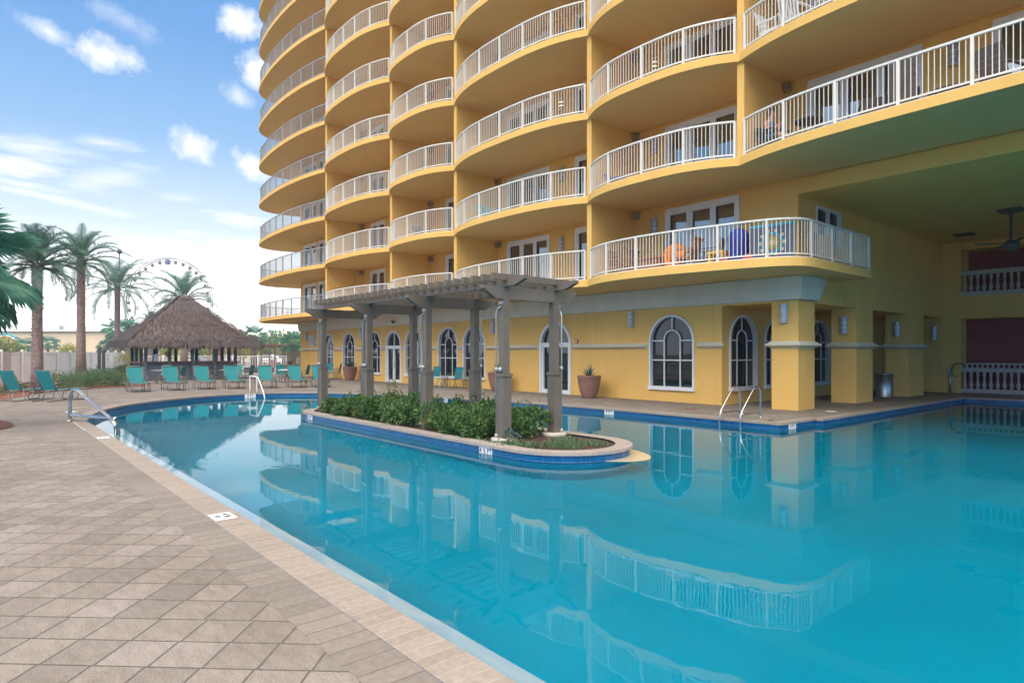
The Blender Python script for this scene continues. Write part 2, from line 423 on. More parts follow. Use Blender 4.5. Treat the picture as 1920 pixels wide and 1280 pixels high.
W = bpy.data.worlds.new('World'); SC.world = W; W.use_nodes = True
nt = W.node_tree; bg = nt.nodes['Background']
sky = N(nt, 'ShaderNodeTexSky', sky_type='NISHITA'); sky.sun_disc = False
sky.sun_elevation = SUN_EL; sky.sun_rotation = math.atan2(sun_dir.x, sun_dir.y); sky.dust_density = .6; sky.air_density = 1.0; sky.ozone_density = 2.0
tc = N(nt, 'ShaderNodeTexCoord')
dirv = tc.outputs['Generated']
sp = N(nt, 'ShaderNodeSeparateXYZ'); nt.links.new(dirv, sp.inputs[0])
def vdot(v):
    n = N(nt, 'ShaderNodeVectorMath', operation='DOT_PRODUCT'); nt.links.new(dirv, n.inputs[0]); n.inputs[1].default_value = tuple(v)
    return n.outputs['Value']
def sdir(px, py):
    u = (px-CXP)/FPX; v = (HYP-py)/FPX
    return Vector((FW[0]+u*RT[0], FW[1]+u*RT[1], v)).normalized()
base = N(nt, 'ShaderNodeVectorMath', operation='SCALE'); nt.links.new(sky.outputs[0], base.inputs[0]); base.inputs['Scale'].default_value = .085
# blue of the clear part of the sky, paling to white towards the horizon
el = mth(nt, 'ARCSINE', sp.outputs[2])
grad = ramp(nt, [(0.0, (2.0,1.95,1.9)), (.07, (1.45,1.45,1.45)), (.125, (.68,.83,.97)), (.21, (.26,.5,.83)), (.31, (.12,.345,.74)), (.6, (.085,.3,.7)), (1, (.09,.28,.65))])
nt.links.new(mth(nt, 'DIVIDE', el, R(80), True), grad.inputs['Fac'])
skyc = mixc(nt, .92, base.outputs[0], grad.outputs[0])
# unseen bright cloud sheet, added behind the viewer to light the facade
nzb = N(nt, 'ShaderNodeTexNoise'); nzb.inputs['Scale'].default_value = 2.2; nzb.inputs['Detail'].default_value = 6
nt.links.new(dirv, nzb.inputs['Vector'])
back = mth(nt, 'MULTIPLY', mth(nt, 'SUBTRACT', vdot((-FW[0]*.9+RT[0]*.1, -FW[1]*.9+RT[1]*.1, .35)), .12), 2.2, True)
lowfade = mth(nt, 'DIVIDE', mth(nt, 'SUBTRACT', sp.outputs[2], .22), .3, True)
sheet = mth(nt, 'MULTIPLY', mth(nt, 'MULTIPLY', back, lowfade), mth(nt, 'ADD', .6, mth(nt, 'MULTIPLY', nzb.outputs['Fac'], .8)), False)
bk = mth(nt, 'MULTIPLY', mth(nt, 'SUBTRACT', vdot((-FW[0], -FW[1], 0)), -.1), 1.6, True)
skyc = mixc(nt, bk, skyc, mixc(nt, mth(nt, 'DIVIDE', sp.outputs[2], .5, True), (.13,.55,1.3), (.4,.85,1.5)))
skyc = mixc(nt, mth(nt, 'MINIMUM', sheet, 1.0), skyc, (4.7, 4.2, 3.5))
# small clouds: (bearing px, height px, half width, half height, softness, tilt, streak)
clouds = [(200,103,62,34,.5,.12,0),(88,58,52,20,.75,.25,0),(452,48,42,34,.4,-.1,0),(480,130,34,42,.4,-.2,0),(448,183,36,24,.8,.5,0),(362,276,50,32,.55,.35,0),(468,308,40,30,.4,.3,0),
          (60,275,95,22,.9,-.05,1),(25,310,75,22,.5,.05,1),(205,335,90,26,1.0,-.28,1),(95,372,190,9,.8,.13,1),(190,268,55,16,.9,0,1),(335,372,50,9,1,-.05,1),(455,412,70,18,.6,.05,1),(350,436,30,9,.9,0,1),(470,460,70,15,.8,0,1),
          (235,40,60,26,1.3,.3,0),(40,345,70,8,.7,.05,1)]
nz1 = N(nt, 'ShaderNodeTexNoise'); nz1.inputs['Scale'].default_value = 34; nz1.inputs['Detail'].default_value = 9; nz1.inputs['Roughness'].default_value = .62
nt.links.new(dirv, nz1.inputs['Vector'])
mps = N(nt, 'ShaderNodeMapping'); mps.inputs['Scale'].default_value = (1, 1, 5.5); nt.links.new(dirv, mps.inputs[0])
nz2 = N(nt, 'ShaderNodeTexNoise'); nz2.inputs['Scale'].default_value = 16; nz2.inputs['Detail'].default_value = 8; nz2.inputs['Roughness'].default_value = .6
nt.links.new(mps.outputs[0], nz2.inputs['Vector'])
total = None
for (px, py, hw, hh, soft, tilt, st) in clouds:
    c = sdir(px, py); t1 = Vector((0,0,1)).cross(c).normalized()*-1; t2 = t1.cross(c).normalized()
    if t2.z < 0: t2 = -t2
    t1, t2 = t1*math.cos(tilt) - t2*math.sin(tilt), t2*math.cos(tilt) + t1*math.sin(tilt)
    k = 1/FPX*.86
    a = mth(nt, 'MULTIPLY', vdot(t1), 1/(hw*k)); b_ = mth(nt, 'MULTIPLY', vdot(t2), 1/(hh*k))
    r2 = mth(nt, 'SQRT', mth(nt, 'ADD', mth(nt, 'MULTIPLY', a, a), mth(nt, 'MULTIPLY', b_, b_)))
    nzs = nz2 if st else nz1
    val = mth(nt, 'ADD', mth(nt, 'SUBTRACT', 1.0, r2), mth(nt, 'MULTIPLY', mth(nt, 'SUBTRACT', nzs.outputs['Fac'], .5), 2.4 if st else 2.0))
    val = mth(nt, 'MULTIPLY', mth(nt, 'DIVIDE', val, .34+soft*.9), .95 if soft < .7 else .62, True)
    front = mth(nt, 'GREATER_THAN', vdot(c), .5)
    val = mth(nt, 'MULTIPLY', val, front)
    total = val if total is None else mth(nt, 'MAXIMUM', total, val)
skyc = mixc(nt, total, skyc, (1.0, 1.0, 1.0))
nt.links.new(skyc, bg.inputs['Color']); bg.inputs['Strength'].default_value = 1.0

# ------------------------------------------------------------------ ground, deck and pool
def catmull(pts, n=6):
    out = []
    for i in range(len(pts)-1):
        p0 = Vector(pts[max(i-1,0)]); p1 = Vector(pts[i]); p2 = Vector(pts[i+1]); p3 = Vector(pts[min(i+2,len(pts)-1)])
        for k in range(n):
            t = k/n
            out.append(.5*((2*p1)+(-p0+p2)*t+(2*p0-5*p1+4*p2-p3)*t*t+(-p0+3*p1-3*p2+p3)*t**3))
    out.append(Vector(pts[-1]))
    return [(p.x, p.y) for p in out]
curve = catmull([(-9.5,14.03),(-13,13.97),(-15.7,13.7),(-18.4,13.14),(-21.6,12.3),(-24.2,11.15),(-25.6,9.9),(-26.0,8.4),(-25.6,6.7),(-24.3,4.9),(-22.5,3.4),(-20.2,2.45),(-17.9,1.97)], 6)
POOL = [(9,1.97),(9,27.4),(-6.8,27.4),(-6.8,15.75),(-7.0,15.75),(-7.0,14.03)] + curve   # counter clockwise
def densify(p, step=.4):
    out = []
    for i in range(len(p)):
        a = Vector(p[i]); b = Vector(p[(i+1) % len(p)]); n = max(1, int((b-a).length/step))
        for k in range(n): out.append(tuple(a.lerp(b, k/n)))
    return out
def offset(p, d):
    """offset a counter clockwise ring outwards by d"""
    n = len(p); out = []
    for i in range(n):
        a = Vector(p[i-1]); b = Vector(p[i]); c = Vector(p[(i+1) % n])
        e1 = (b-a).normalized(); e2 = (c-b).normalized()
        n1 = Vector((e1.y,-e1.x)); n2 = Vector((e2.y,-e2.x)); m = n1+n2
        if m.length < 1e-6: m = n1
        m.normalize(); k = d/max(.45, m.dot(n1))
        out.append((b.x+m.x*k, b.y+m.y*k))
    return out
PD = densify(POOL, .4)
def ring_strip(name, inner, outer, zi, zo, mat, kind='structure', lip=None, parent=None, world=False):
    """flat ring between two rings with u running along it in metres"""
    n = len(inner); mb = MB(); mb.uv = []
    L = 0; acc = [0]
    for i in range(n):
        L += (Vector(outer[(i+1) % n])-Vector(outer[i])).length; acc.append(L)
    wd = (Vector(inner[0])-Vector(outer[0])).length
    def quad(p, uvs):
        o = len(mb.v); mb.v += p; mb.uv += uvs; mb.f.append((o,o+1,o+2,o+3)); mb.mi.append(0); mb.sm.append(False)
    for i in range(n):
        j = (i+1) % n
        quad([(*inner[i],zi),(*outer[i],zo),(*outer[j],zo),(*inner[j],zi)], [(acc[i],0),(acc[i],wd),(acc[i+1],wd),(acc[i+1],0)])
        if lip:
            quad([(*inner[j],zi),(*inner[i],zi),(*inner[i],zi-lip),(*inner[j],zi-lip)][::-1], [(acc[i+1],0),(acc[i],0),(acc[i],.03),(acc[i+1],.03)][::-1])
    if parent is not None: return part(name, mb, mat, parent, world)
    return struct(name, mb, mat, kind)
def vwall(mb, ring, z0, z1, flip=False):
    n = len(ring); L = 0
    for i in range(n):
        j = (i+1) % n; l2 = L+(Vector(ring[j])-Vector(ring[i])).length
        o = len(mb.v)
        mb.v += [(*ring[i],z0),(*ring[j],z0),(*ring[j],z1),(*ring[i],z1)]
        mb.uv += [(L,z0),(l2,z0),(l2,z1),(L,z1)]
        mb.f.append((o,o+1,o+2,o+3) if flip else (o+3,o+2,o+1,o)); mb.mi.append(mb.cur); mb.sm.append(False); L = l2
WATER = -.165
coping_in = offset(PD, -.03); coping_out = offset(PD, .24); sold_out = offset(PD, .54)
ring_strip('pool_coping', coping_in, coping_out, 0.004, 0.004, M['coping'], lip=.055)
ring_strip('deck_border', coping_out, sold_out, 0.0, 0.0, M['soldier'])
def polyhole(name, outer, holes, z, mat, kind='structure'):
    rings = [[Vector((*p,0)) for p in outer]] + [[Vector((*p,0)) for p in h] for h in holes]
    flat = [v for r in rings for v in r]
    mb = MB(); mb.v = [(v.x,v.y,z) for v in flat]
    for t in tessellate_polygon(rings):
        a = flat[t[1]]-flat[t[0]]; b = flat[t[2]]-flat[t[0]]
        if a.x*b.y-a.y*b.x < 0: t = t[::-1]
        mb.f.append(tuple(t)); mb.mi.append(0); mb.sm.append(False)
    return struct(name, mb, mat, kind)
polyhole('pool_deck', [(-48,-14),(14,-14),(14,31.2),(-60,31.2),(-60,9.5)], [sold_out], -.001, M['paver'])
# ground sheet with the basin's footprint left open
polyhole('ground', [(-3000,-3000),(3000,-3000),(3000,3000),(-3000,3000)], [offset(PD, .3)], -.06, M['lawn'])
mb = MB(); mb.uv = []
vwall(mb, PD, -.30, -.045); mb.cur = 1; vwall(mb, PD, -1.45, -.30)
o = bpy.data.objects.new('pool_wall', mb.mesh('pool_wall', [M['tile'], M['plaster']])); link(o); o['kind'] = 'structure'
polyhole('pool_floor', offset(PD,.05), [], -1.45, M['plaster'])
polyhole('pool_ledge', [(9,1.97),(9,2.33),(-15.8,2.33),(-17.2,1.97)], [], WATER+.003, M['ledge'])

# water
isl = []
for k in range(17): a = -PI/2+PI*k/16; isl.append((-8.05+1.2*math.cos(a), 8.05+1.2*math.sin(a)))
for k in range(17): a = PI/2+PI*k/16; isl.append((-16.6+1.2*math.cos(a), 8.05+1.2*math.sin(a)))
m, nt, b = nmat('pool_water')
nt.nodes.remove(b); out = nt.nodes['Material Output']
tc = N(nt, 'ShaderNodeTexCoord')
w1 = N(nt, 'ShaderNodeTexNoise'); w1.inputs['Scale'].default_value = 1.3; w1.inputs['Detail'].default_value = 3
w2 = N(nt, 'ShaderNodeTexNoise'); w2.inputs['Scale'].default_value = 7; w2.inputs['Detail'].default_value = 2
for w in (w1, w2): nt.links.new(tc.outputs['Object'], w.inputs['Vector'])
bp = N(nt, 'ShaderNodeBump'); bp.inputs['Strength'].default_value = .018; bp.inputs['Distance'].default_value = .1
nt.links.new(mth(nt, 'ADD', w1.outputs['Fac'], mth(nt, 'MULTIPLY', w2.outputs['Fac'], .12)), bp.inputs['Height'])
fr = N(nt, 'ShaderNodeFresnel'); fr.inputs['IOR'].default_value = 1.39; nt.links.new(bp.outputs[0], fr.inputs['Normal'])
gl = N(nt, 'ShaderNodeBsdfGlossy'); gl.inputs['Roughness'].default_value = .012; nt.links.new(bp.outputs[0], gl.inputs['Normal'])
tr = N(nt, 'ShaderNodeBsdfRefraction'); tr.inputs['Color'].default_value = (.012,.87,.95,1); tr.inputs['IOR'].default_value = 1.33; tr.inputs['Roughness'].default_value = 0.0; nt.links.new(bp.outputs[0], tr.inputs['Normal'])
mx = N(nt, 'ShaderNodeMixShader'); nt.links.new(fr.outputs[0], mx.inputs[0]); nt.links.new(tr.outputs[0], mx.inputs[1]); nt.links.new(gl.outputs[0], mx.inputs[2])
nt.links.new(mx.outputs[0], out.inputs['Surface'])
M['water'] = m
polyhole('pool_water', offset(PD, .01), [[p for p in isl][::-1]], WATER, M['water'])

# island in the pool
IS = thing('planter_island', 'long oval planter island with pale stone rim and blue tiles in the pool', 'planter', (-12.3,8.05,WATER))
mb = MB(); mb.uv = []
vwall(mb, isl, -.30, -.045, flip=True); mb.cur = 1; vwall(mb, isl, -1.45, -.30, flip=True)
part('tiled_wall', mb, [M['tile'], M['plaster']], IS, True)
ring_strip('rim', [p for p in offset(isl, .04)], offset(isl, -.26), .0, .0, M['islandcoping'], parent=IS, world=True, lip=.05)
mb = MB(); inner = offset(isl, -.25); mb.prism(inner, -.4, -.035)
part('soil_bed', mb, M['bark'], IS, True)
# shallow step round the island's near end
step = [(-8.05+1.56*math.cos(-PI/2+PI*k/16), 8.4+.85*math.sin(-PI/2+PI*k/16)) for k in range(17)]
mb = MB(); mb.prism(step, -.3, WATER+.003); part('wet_step', mb, M['wetstep'], IS, True)
# mulch bed and far surfaces
bed = catmull([(-27.2,.3),(-29.5,1.4),(-32.2,2.3),(-33.9,4.2),(-34.6,5.8),(-36.2,6.5),(-39.5,5.6),(-44,4.2)], 5)
polyhole('planting_bed', bed + [(-46,2.6),(-38,-1.5),(-27.5,-6)], [], .012, M['mulch'])
polyhole('near_bed', catmull([(-17.0,.42),(-17.5,.62),(-18.6,.6),(-19.6,.2),(-20.5,-1.5),(-18,-3),(-15,-2.5),(-15.6,-.5),(-17.0,.42)], 5)[:-1], [], .014, M['mulch'])
polyhole('parking_lot', [tuple(at(200,72)[:2]), tuple(at(640,72)[:2]), tuple(at(700,190)[:2]), tuple(at(100,190)[:2])], [], -.045, M['asphalt'])

# ------------------------------------------------------------------ the apartment building
FACE = 17.5; XE = 12.0; XL = -43.6
FZ0, FH, ST = 3.77, 2.725, .22          # underside of first slab, storey height, slab thickness
NF = 11
B = thing('apartment_building', 'tall yellow stucco apartment building with scalloped balconies and white railings', 'building', (-8.2,17.5,0))
def bpart(name, mb, mat, label=None): return part(name, mb, mat, B, True, label)

def arch_outline(cx, w, z0, z1, n=16):
    r = w/2; sp_ = z1-r
    pts = [(cx-r,z0),(cx+r,z0)]
    for k in range(n+1):
        a = PI*k/n; pts.append((cx+r*math.cos(a), sp_+r*math.sin(a)))
    return pts
def wall_face(mb, outer, holes, fixed, axis='y', depth=.14, sign=1):
    """wall sheet in a vertical plane with openings and their reveals. axis y: plane y=fixed, coords (x,z)"""
    rings = [[Vector((p[0],p[1],0)) for p in outer]]+[[Vector((p[0],p[1],0)) for p in h] for h in holes]
    flat = [v for r in rings for v in r]
    P = (lambda u,z,d=0: (u, fixed+d, z)) if axis == 'y' else (lambda u,z,d=0: (fixed-d, u, z))
    mb.add([P(v.x,v.y) for v in flat], [tuple(t) for t in tessellate_polygon(rings)])
    for h in holes:
        n = len(h)
        mb.add([P(p[0],p[1]) for p in h]+[P(p[0],p[1],depth) for p in h], [(i,(i+1)%n,n+(i+1)%n,n+i) for i in range(n)])
WIN = [(-38.98,1.62),(-36.0,1.62),(-32.82,1.64),(-28.5,1.66),(-25.35,1.66),(-23.24,1.68),(-12.44,1.76)]
DOORS = [(-30.59,1.66),(-17.91,1.76)]
WZ0, WZ1 = .44, 2.86
holes = [arch_outline(c,w-.1,WZ0+.05,WZ1-.05) for c,w in WIN]+[arch_outline(c,w-.1,.02,2.79) for c,w in DOORS]
mb = MB()
wall_face(mb, [(XL,0),(-10.6,0),(-10.6,3.05),(-8.23,3.05),(-8.23,3.77),(XL,3.77)], holes, FACE)
# return wall of the recess with its own windows, and wing wall over the colonnade
RW = [(18.76,1.68),(20.95,1.68),(24.2,1.68)]
wall_face(mb, [(17.5,0),(31,0),(31,3.05),(17.5,3.05)], [arch_outline(c,w-.1,.5,2.8) for c,w in RW], -10.6, 'x')
wall_face(mb, [(17.5,3.05),(31,3.05),(31,6.05),(17.5,6.05)], [[(18.62,4.85),(20.22,4.85),(20.22,5.9),(18.62,5.9)]], -8.23, 'x')
mb.add([(-10.6,17.5,3.05),(-8.23,17.5,3.05),(-8.23,31,3.05),(-10.6,31,3.05)], [(0,1,2,3)])
mb.box(XL,-10.78,17.66,34,0,3.7); mb.box(XL,-8.4,17.68,34,3.72,6.4)
mb.box(-10.6,-8.23,30.6,31,0,3.05)
# front beam over the passage and its ceiling
mb.box(-8.23,XE,17.5,17.9,6.05,6.49); mb.add([(-8.23,17.5,6.051),(XE,17.5,6.051),(XE,34,6.051),(-8.23,34,6.051)],[(0,1,2,3)])
# back wall of the passage: pilaster, spandrel, head, with two tall openings
mb.box(-8.23,-7.62,30.2,31.4,0,6.05); mb.box(-7.62,XE,30.2,31.4,2.98,3.88); mb.box(-7.62,XE,30.35,31.4,5.75,6.05)
# left end wall and body behind the balconies
mb.box(XL,XE,17.7,34,6.5,FZ0+FH*NF+ST); mb.add([(XL,17.5,0),(XL,17.72,0),(XL,17.72,33.9),(XL,17.5,33.9)],[(0,1,2,3)])
# upper walls, bay by bay
FIN = [-34.25,-26.85,-21.5,-13.95,-8.6]
def balcony_doors(bay, k):
    return {0:[(-43.0,-42.45+1.55,2),(-40.55,-38.95,2)],1:[(-33.2,-31.55,2)],2:[(-25.5,-24.3,1)],3:[(-20.85,-18.25,3),(-16.8,-15.0,2)],
            4:[(-12.65,-10.02,3)],5:[(-7.95,-5.2,3),(-3.8,-1.2,3),(2,4.6,3)]}[bay]
BAYS = [(-47,-34.35),(-34.35,-26.95),(-26.95,-21.6),(-21.6,-14.05),(-14.05,-8.7),(-8.7,XE)]
for k in range(NF):
    zt = FZ0+FH*k+ST; zb = FZ0+FH*(k+1)
    hs = []
    for bay in range(6):
        if bay == 5 and k == 0: continue
        for x0, x1, n in balcony_doors(bay, k): hs.append([(x0+.05,zt+.02),(x1-.05,zt+.02),(x1-.05,zt+2.34),(x0+.05,zt+2.34)])
    xr = -8.23 if k == 0 else XE
    wall_face(mb, [(XL,zt-.1),(xr,zt-.1),(xr,zb+.1),(XL,zb+.1)], hs, FACE)
mb.add([(XL,17.5,3.7),(XL,17.72,3.7),(XL,17.72,FZ0+FH*NF),(XL,17.5,FZ0+FH*NF)],[(0,1,2,3)])
bpart('wall', mb, M['stucco'])

# cornice with its slanted end, and the pointed band
mb = MB()
prof = [(17.49,3.10),(17.40,3.12),(17.34,3.40),(17.3,3.755),(17.49,3.755)]
xs = [(XL-.05,),(-8.12,)]
n = len(prof)
vs = [(XL-.1,y,z) for y,z in prof]+[(-8.22-(y-17.5)*1.0,y,z) for y,z in prof]
mb.add(vs, [(i,(i+1)%n,n+(i+1)%n,n+i) for i in range(n)]+[tuple(range(n))])
vs = [(-8.22-(y-17.5),y,z) for y,z in prof]+[(-8.22-(y-17.5),18.55+(z-3.1)*.5,z) for y,z in prof]
mb.add(vs, [(i,(i+1)%n,n+(i+1)%n,n+i) for i in range(n)]+[tuple(range(n,2*n))])
bpart('cornice', mb, M['trim'])
mb = MB()
def ridge(mb, a, b, nrm, z0=1.74, z1=1.955, d=.165, mit=(0,0)):
    """pointed moulding along a wall; its ends may be mitred outwards"""
    a = Vector(a); b = Vector(b); t = (b-a).normalized(); nv = Vector(nrm)
    zm = z0+(z1-z0)*.4
    A = [a-nv*.01, a+nv*d-t*mit[0]*d, a-nv*.01]; Bq = [b-nv*.01, b+nv*d+t*mit[1]*d, b-nv*.01]
    zz = [z0, zm, z1]
    vs = [(p.x,p.y,z) for p,z in zip(A,zz)]+[(p.x,p.y,z) for p,z in zip(Bq,zz)]
    mb.add(vs, [(0,3,4,1),(1,4,5,2),(0,1,2),(3,5,4)])
edges = [XL]
segs = []
for c,w in sorted(WIN+DOORS): segs.append((edges[-1], c-w/2-.1)); edges.append(c+w/2+.1)
segs.append((edges[-1], -10.6))
for i,(a,b_) in enumerate(segs):
    if b_-a > .1:
        mb = MB(); ridge(mb, (a,17.5), (b_,17.5), (0,-1), mit=(0 if i == 0 else -.5, 1 if i == len(segs)-1 else -.5))
        bpart('band', mb, M['trim'])
COLS = [(17.44,18.45),(21.4,22.75),(26.1,27.75),(30.05,31.2)]
for i,(y0,y1) in enumerate(COLS):
    mb = MB(); mb.box(-8.97,-8.2,y0,y1,0,3.052)
    c = bpart('column', mb, M['stucco'])
    if i < 3:
        mb = MB()
        ridge(mb, (-8.97,y0), (-8.2,y0), (0,-1), mit=(1,1)); ridge(mb, (-8.2,y0), (-8.2,y1), (1,0), mit=(1,1)); ridge(mb, (-8.2,y1), (-8.97,y1), (0,1), mit=(1,1)); ridge(mb, (-8.97,y1), (-8.97,y0), (-1,0), mit=(1,1))
        part('band', mb, M['trim'], c, True)

# arched windows
def arch_frame(mb, w, z0, z1, t=.06, d0=-.05, d1=.1, n=20):
    """surround following an arch, centred on x=0, between depths d0 and d1"""
    r = w/2; sp_ = z1-r
    def ring(ins):
        rr = r-ins; p = [(-rr,z0+ins*.0)]
        for k in range(n+1):
            a = PI-PI*k/n; p.append((rr*math.cos(a), sp_+rr*math.sin(a)))
        p.append((rr,z0)); return p
    o_, i_ = ring(0), ring(t); m_ = len(o_)
    vs = [(x,d0,z) for x,z in o_]+[(x,d0,z) for x,z in i_]+[(x,d1,z) for x,z in o_]+[(x,d1,z) for x,z in i_]
    fs = []
    for i in range(m_-1):
        fs += [(i,i+1,m_+i+1,m_+i),(m_+i,m_+i+1,3*m_+i+1,3*m_+i),(i+1,i,2*m_+i,2*m_+i+1)]
    mb.add(vs, fs)
def arch_pane(w, z0, z1, y, n=20):
    mb = MB(); pts = arch_outline(0,w,z0,z1,n)
    mb.add([(x,y,z) for x,z in pts], [tuple(t) for t in tessellate_polygon([[Vector((p[0],p[1],0)) for p in pts]])])
    return mb
def make_arched_window(w, z0=WZ0, z1=WZ1, mats=None):
    mb = MB(); H = z1-z0; r = w/2
    arch_frame(mb, w, z0, z1)
    mb.box(-r-.02,r+.02,-.09,.1,z0-.06,z0+.06)
    a, b_ = -.055*w/1.76-.24, .24
    x3 = w*.178; up = z0+H*.652; lo = z0+H*.385; isp = up+.03; t = .028
    for sx in (-1,1):
        mb.bar((sx*x3,.045,z0), (sx*x3,.045,isp), .036, .036, (0,1,0))
        mb.bar((sx*(r-.06),.046,up), (sx*x3,.046,up), .036, .036)
    mb.bar((-(r-.06),.047,lo), (r-.06,.047,lo), .036, .036)
    arc = [(x3*math.cos(PI*k/12),.045,isp+x3*math.sin(PI*k/12)) for k in range(13)]
    for p, q in zip(arc, arc[1:]): mb.bar(p, q, .036, .036, (0,1,0))
    mb.bar((0,.045,isp+x3), (0,.045,z1-.05), .036, .036, (0,1,0))
    return mb
def place_window(kind, c, w, rz=0, pos=None):
    mb = make_arched_window(w, *( (WZ0,WZ1) if rz == 0 else (.47,2.83)))
    o = bpy.data.objects.new('arched_window', mb.mesh('arched_window', M['frame'])); link(o, B)
    o.location = Vector(pos)-B.location; o.rotation_euler = (0,0,rz)
    p = arch_pane(w-.08, WZ0+.03, WZ1-.05, .1)
    q = bpy.data.objects.new('pane', p.mesh('pane', M['glass'])); link(q, o)
    return o
for c,w in WIN: place_window('w', c, w, 0, (c,FACE,0))
for c,w in RW: place_window('w', c, w, R(90), (-10.6,c,0))
for c,w in DOORS:
    mb = MB(); r = w/2
    arch_frame(mb, w, .0, 2.84, t=.1)
    mb.box(-r+.05,r-.05,-.02,.08,1.84,2.02); mb.bar((0,.05,2.02),(0,.05,2.78),.06,.06,(0,1,0)); mb.box(-r+.08,r-.08,-.01,.08,0.01,.16)
    for x in (-r+.14,-.05,.05,r-.14): mb.box(x-.05,x+.05,.0,.075,.16,1.84)
    o = bpy.data.objects.new('arched_door', mb.mesh('arched_door', M['frame'])); link(o, B); o.location = Vector((c,FACE,0))-B.location
    q = bpy.data.objects.new('pane', arch_pane(w-.08,.05,2.8,.1).mesh('pane', M['glass'])); link(q, o)
    for sx in (-1,1):
        hb = MB(); hb.tube([(sx*.06,0,.85),(sx*.06,-.06,.88),(sx*.06,-.06,1.12),(sx*.06,0,1.15)], .012, 6)
        link(bpy.data.objects.new('handle', hb.mesh('handle', M['steel'])), o)

# window over the colonnade, louvre, little boxes
mb = MB()
for z in (4.85,5.86): mb.box(-8.3,-8.19,18.6,20.24,z-.03,z+.03)
for y in (18.62,19.42,20.22): mb.box(-8.3,-8.192,y-.03,y+.03,4.86,5.85)
o = bpart('window', mb, M['frame'])
mb = MB(); mb.add([(-8.3,18.6,4.85),(-8.3,20.24,4.85),(-8.3,20.24,5.9),(-8.3,18.6,5.9)], [(0,1,2,3)]); part('pane', mb, M['glass'], o, True)
mb = MB(); mb.box(-42.0,-41.05,17.44,17.5,2.1,2.8)
for i in range(6): mb.box(-41.95,-41.1,17.41,17.45,2.14+.11*i,2.19+.11*i)
bpart('wall_louvre', mb, M['frame'])
mb = MB(); mb.box(-42.0,-41.05,17.43,17.437,2.12,2.78); bpart('louvre_backing', mb, M['dark'])
for z, y0, y1 in ((3.88,18.6,30.2),(6.0,17.6,30.2)):
    mb = MB(); mb.box(-8.232,-8.2275,y0,y1,z-.007,z+.007); bpart('wall_joint', mb, M['joint'])
for y in (20.6,24.6,28.4):
    mb = MB(); mb.box(-8.232,-8.2275,y-.006,y+.006,3.06,3.87); bpart('wall_joint', mb, M['joint'])
for x in (-15.8,-20.9,-33.95,-10.9):
    mb = MB(); mb.box(x-.006,x+.006,17.4975,17.51,1.98,3.1); bpart('wall_joint', mb, M['joint'])

# divider walls between the balconies
for i, x in enumerate(FIN):
    mb = MB(); z0 = FZ0+ST if i < 4 else FZ0+FH+ST
    mb.box(x-.2,x,15.27,17.5,z0-.02,FZ0+FH*NF+.1)
    bpart('divider_wall', mb, M['stucco'])

# balconies: slab, railing, handrail
def front_curve(bay, k):
    x0, x1 = BAYS[bay]
    if bay == 0:
        p = [(-34.35,15.2),(-35.4,14.98),(-37,14.76),(-39,14.65),(-41,14.68),(-43,14.83),(-44.8,15.08),(-46,15.45),(-46.8,16.15),(-47.1,17.2),(-46.9,18.6),(-46.2,19.9),(-45,20.9),(-43.6,21.4)]
        return catmull(p, 4)[::-1]
    if bay == 4 and k == 0:
        p = [(-14.05,15.2)]
        for i in range(1,9):
            t = i/16; s_ = abs(2*t-1); p.append((-14.05+5.35*t, 15.2-.72*(1-s_**2.8)))
        p += [(-10.4,14.55),(-9.6,14.7),(-8.7,14.88),(-8.0,15.06),(-7.55,15.28),(-7.25,15.6),(-7.15,16.0),(-7.15,16.6),(-7.15,18),(-7.15,19.8)]
        return catmull(p, 3)
    out = []; nn = 28; e = 2.8 if bay < 5 else 7
    for i in range(nn+1):
        t = i/nn
        if bay == 5: t = t**1.6
        s_ = abs(2*t-1); out.append((x0+(x1-x0)*t, 15.2-.72*(1-s_**e)))
    return out
def resample(c, step):
    L = [0]
    for p, q in zip(c, c[1:]): L.append(L[-1]+(Vector(q)-Vector(p)).length)
    n = max(1, round(L[-1]/step)); out = []; j = 0
    for i in range(n+1):
        d = L[-1]*i/n
        while j < len(L)-2 and L[j+1] < d: j += 1
        f = (d-L[j])/max(1e-9, L[j+1]-L[j]); out.append(Vector(c[j]).lerp(Vector(c[j+1]), min(1,f)))
    return out, L[-1]
def inset(c, d):
    out = []
    for i in range(len(c)):
        a = Vector(c[max(0,i-1)]); b = Vector(c[min(len(c)-1,i+1)]); t = (b-a).normalized(); out.append((c[i][0]-t.y*d, c[i][1]+t.x*d))
    return out
cache = {}
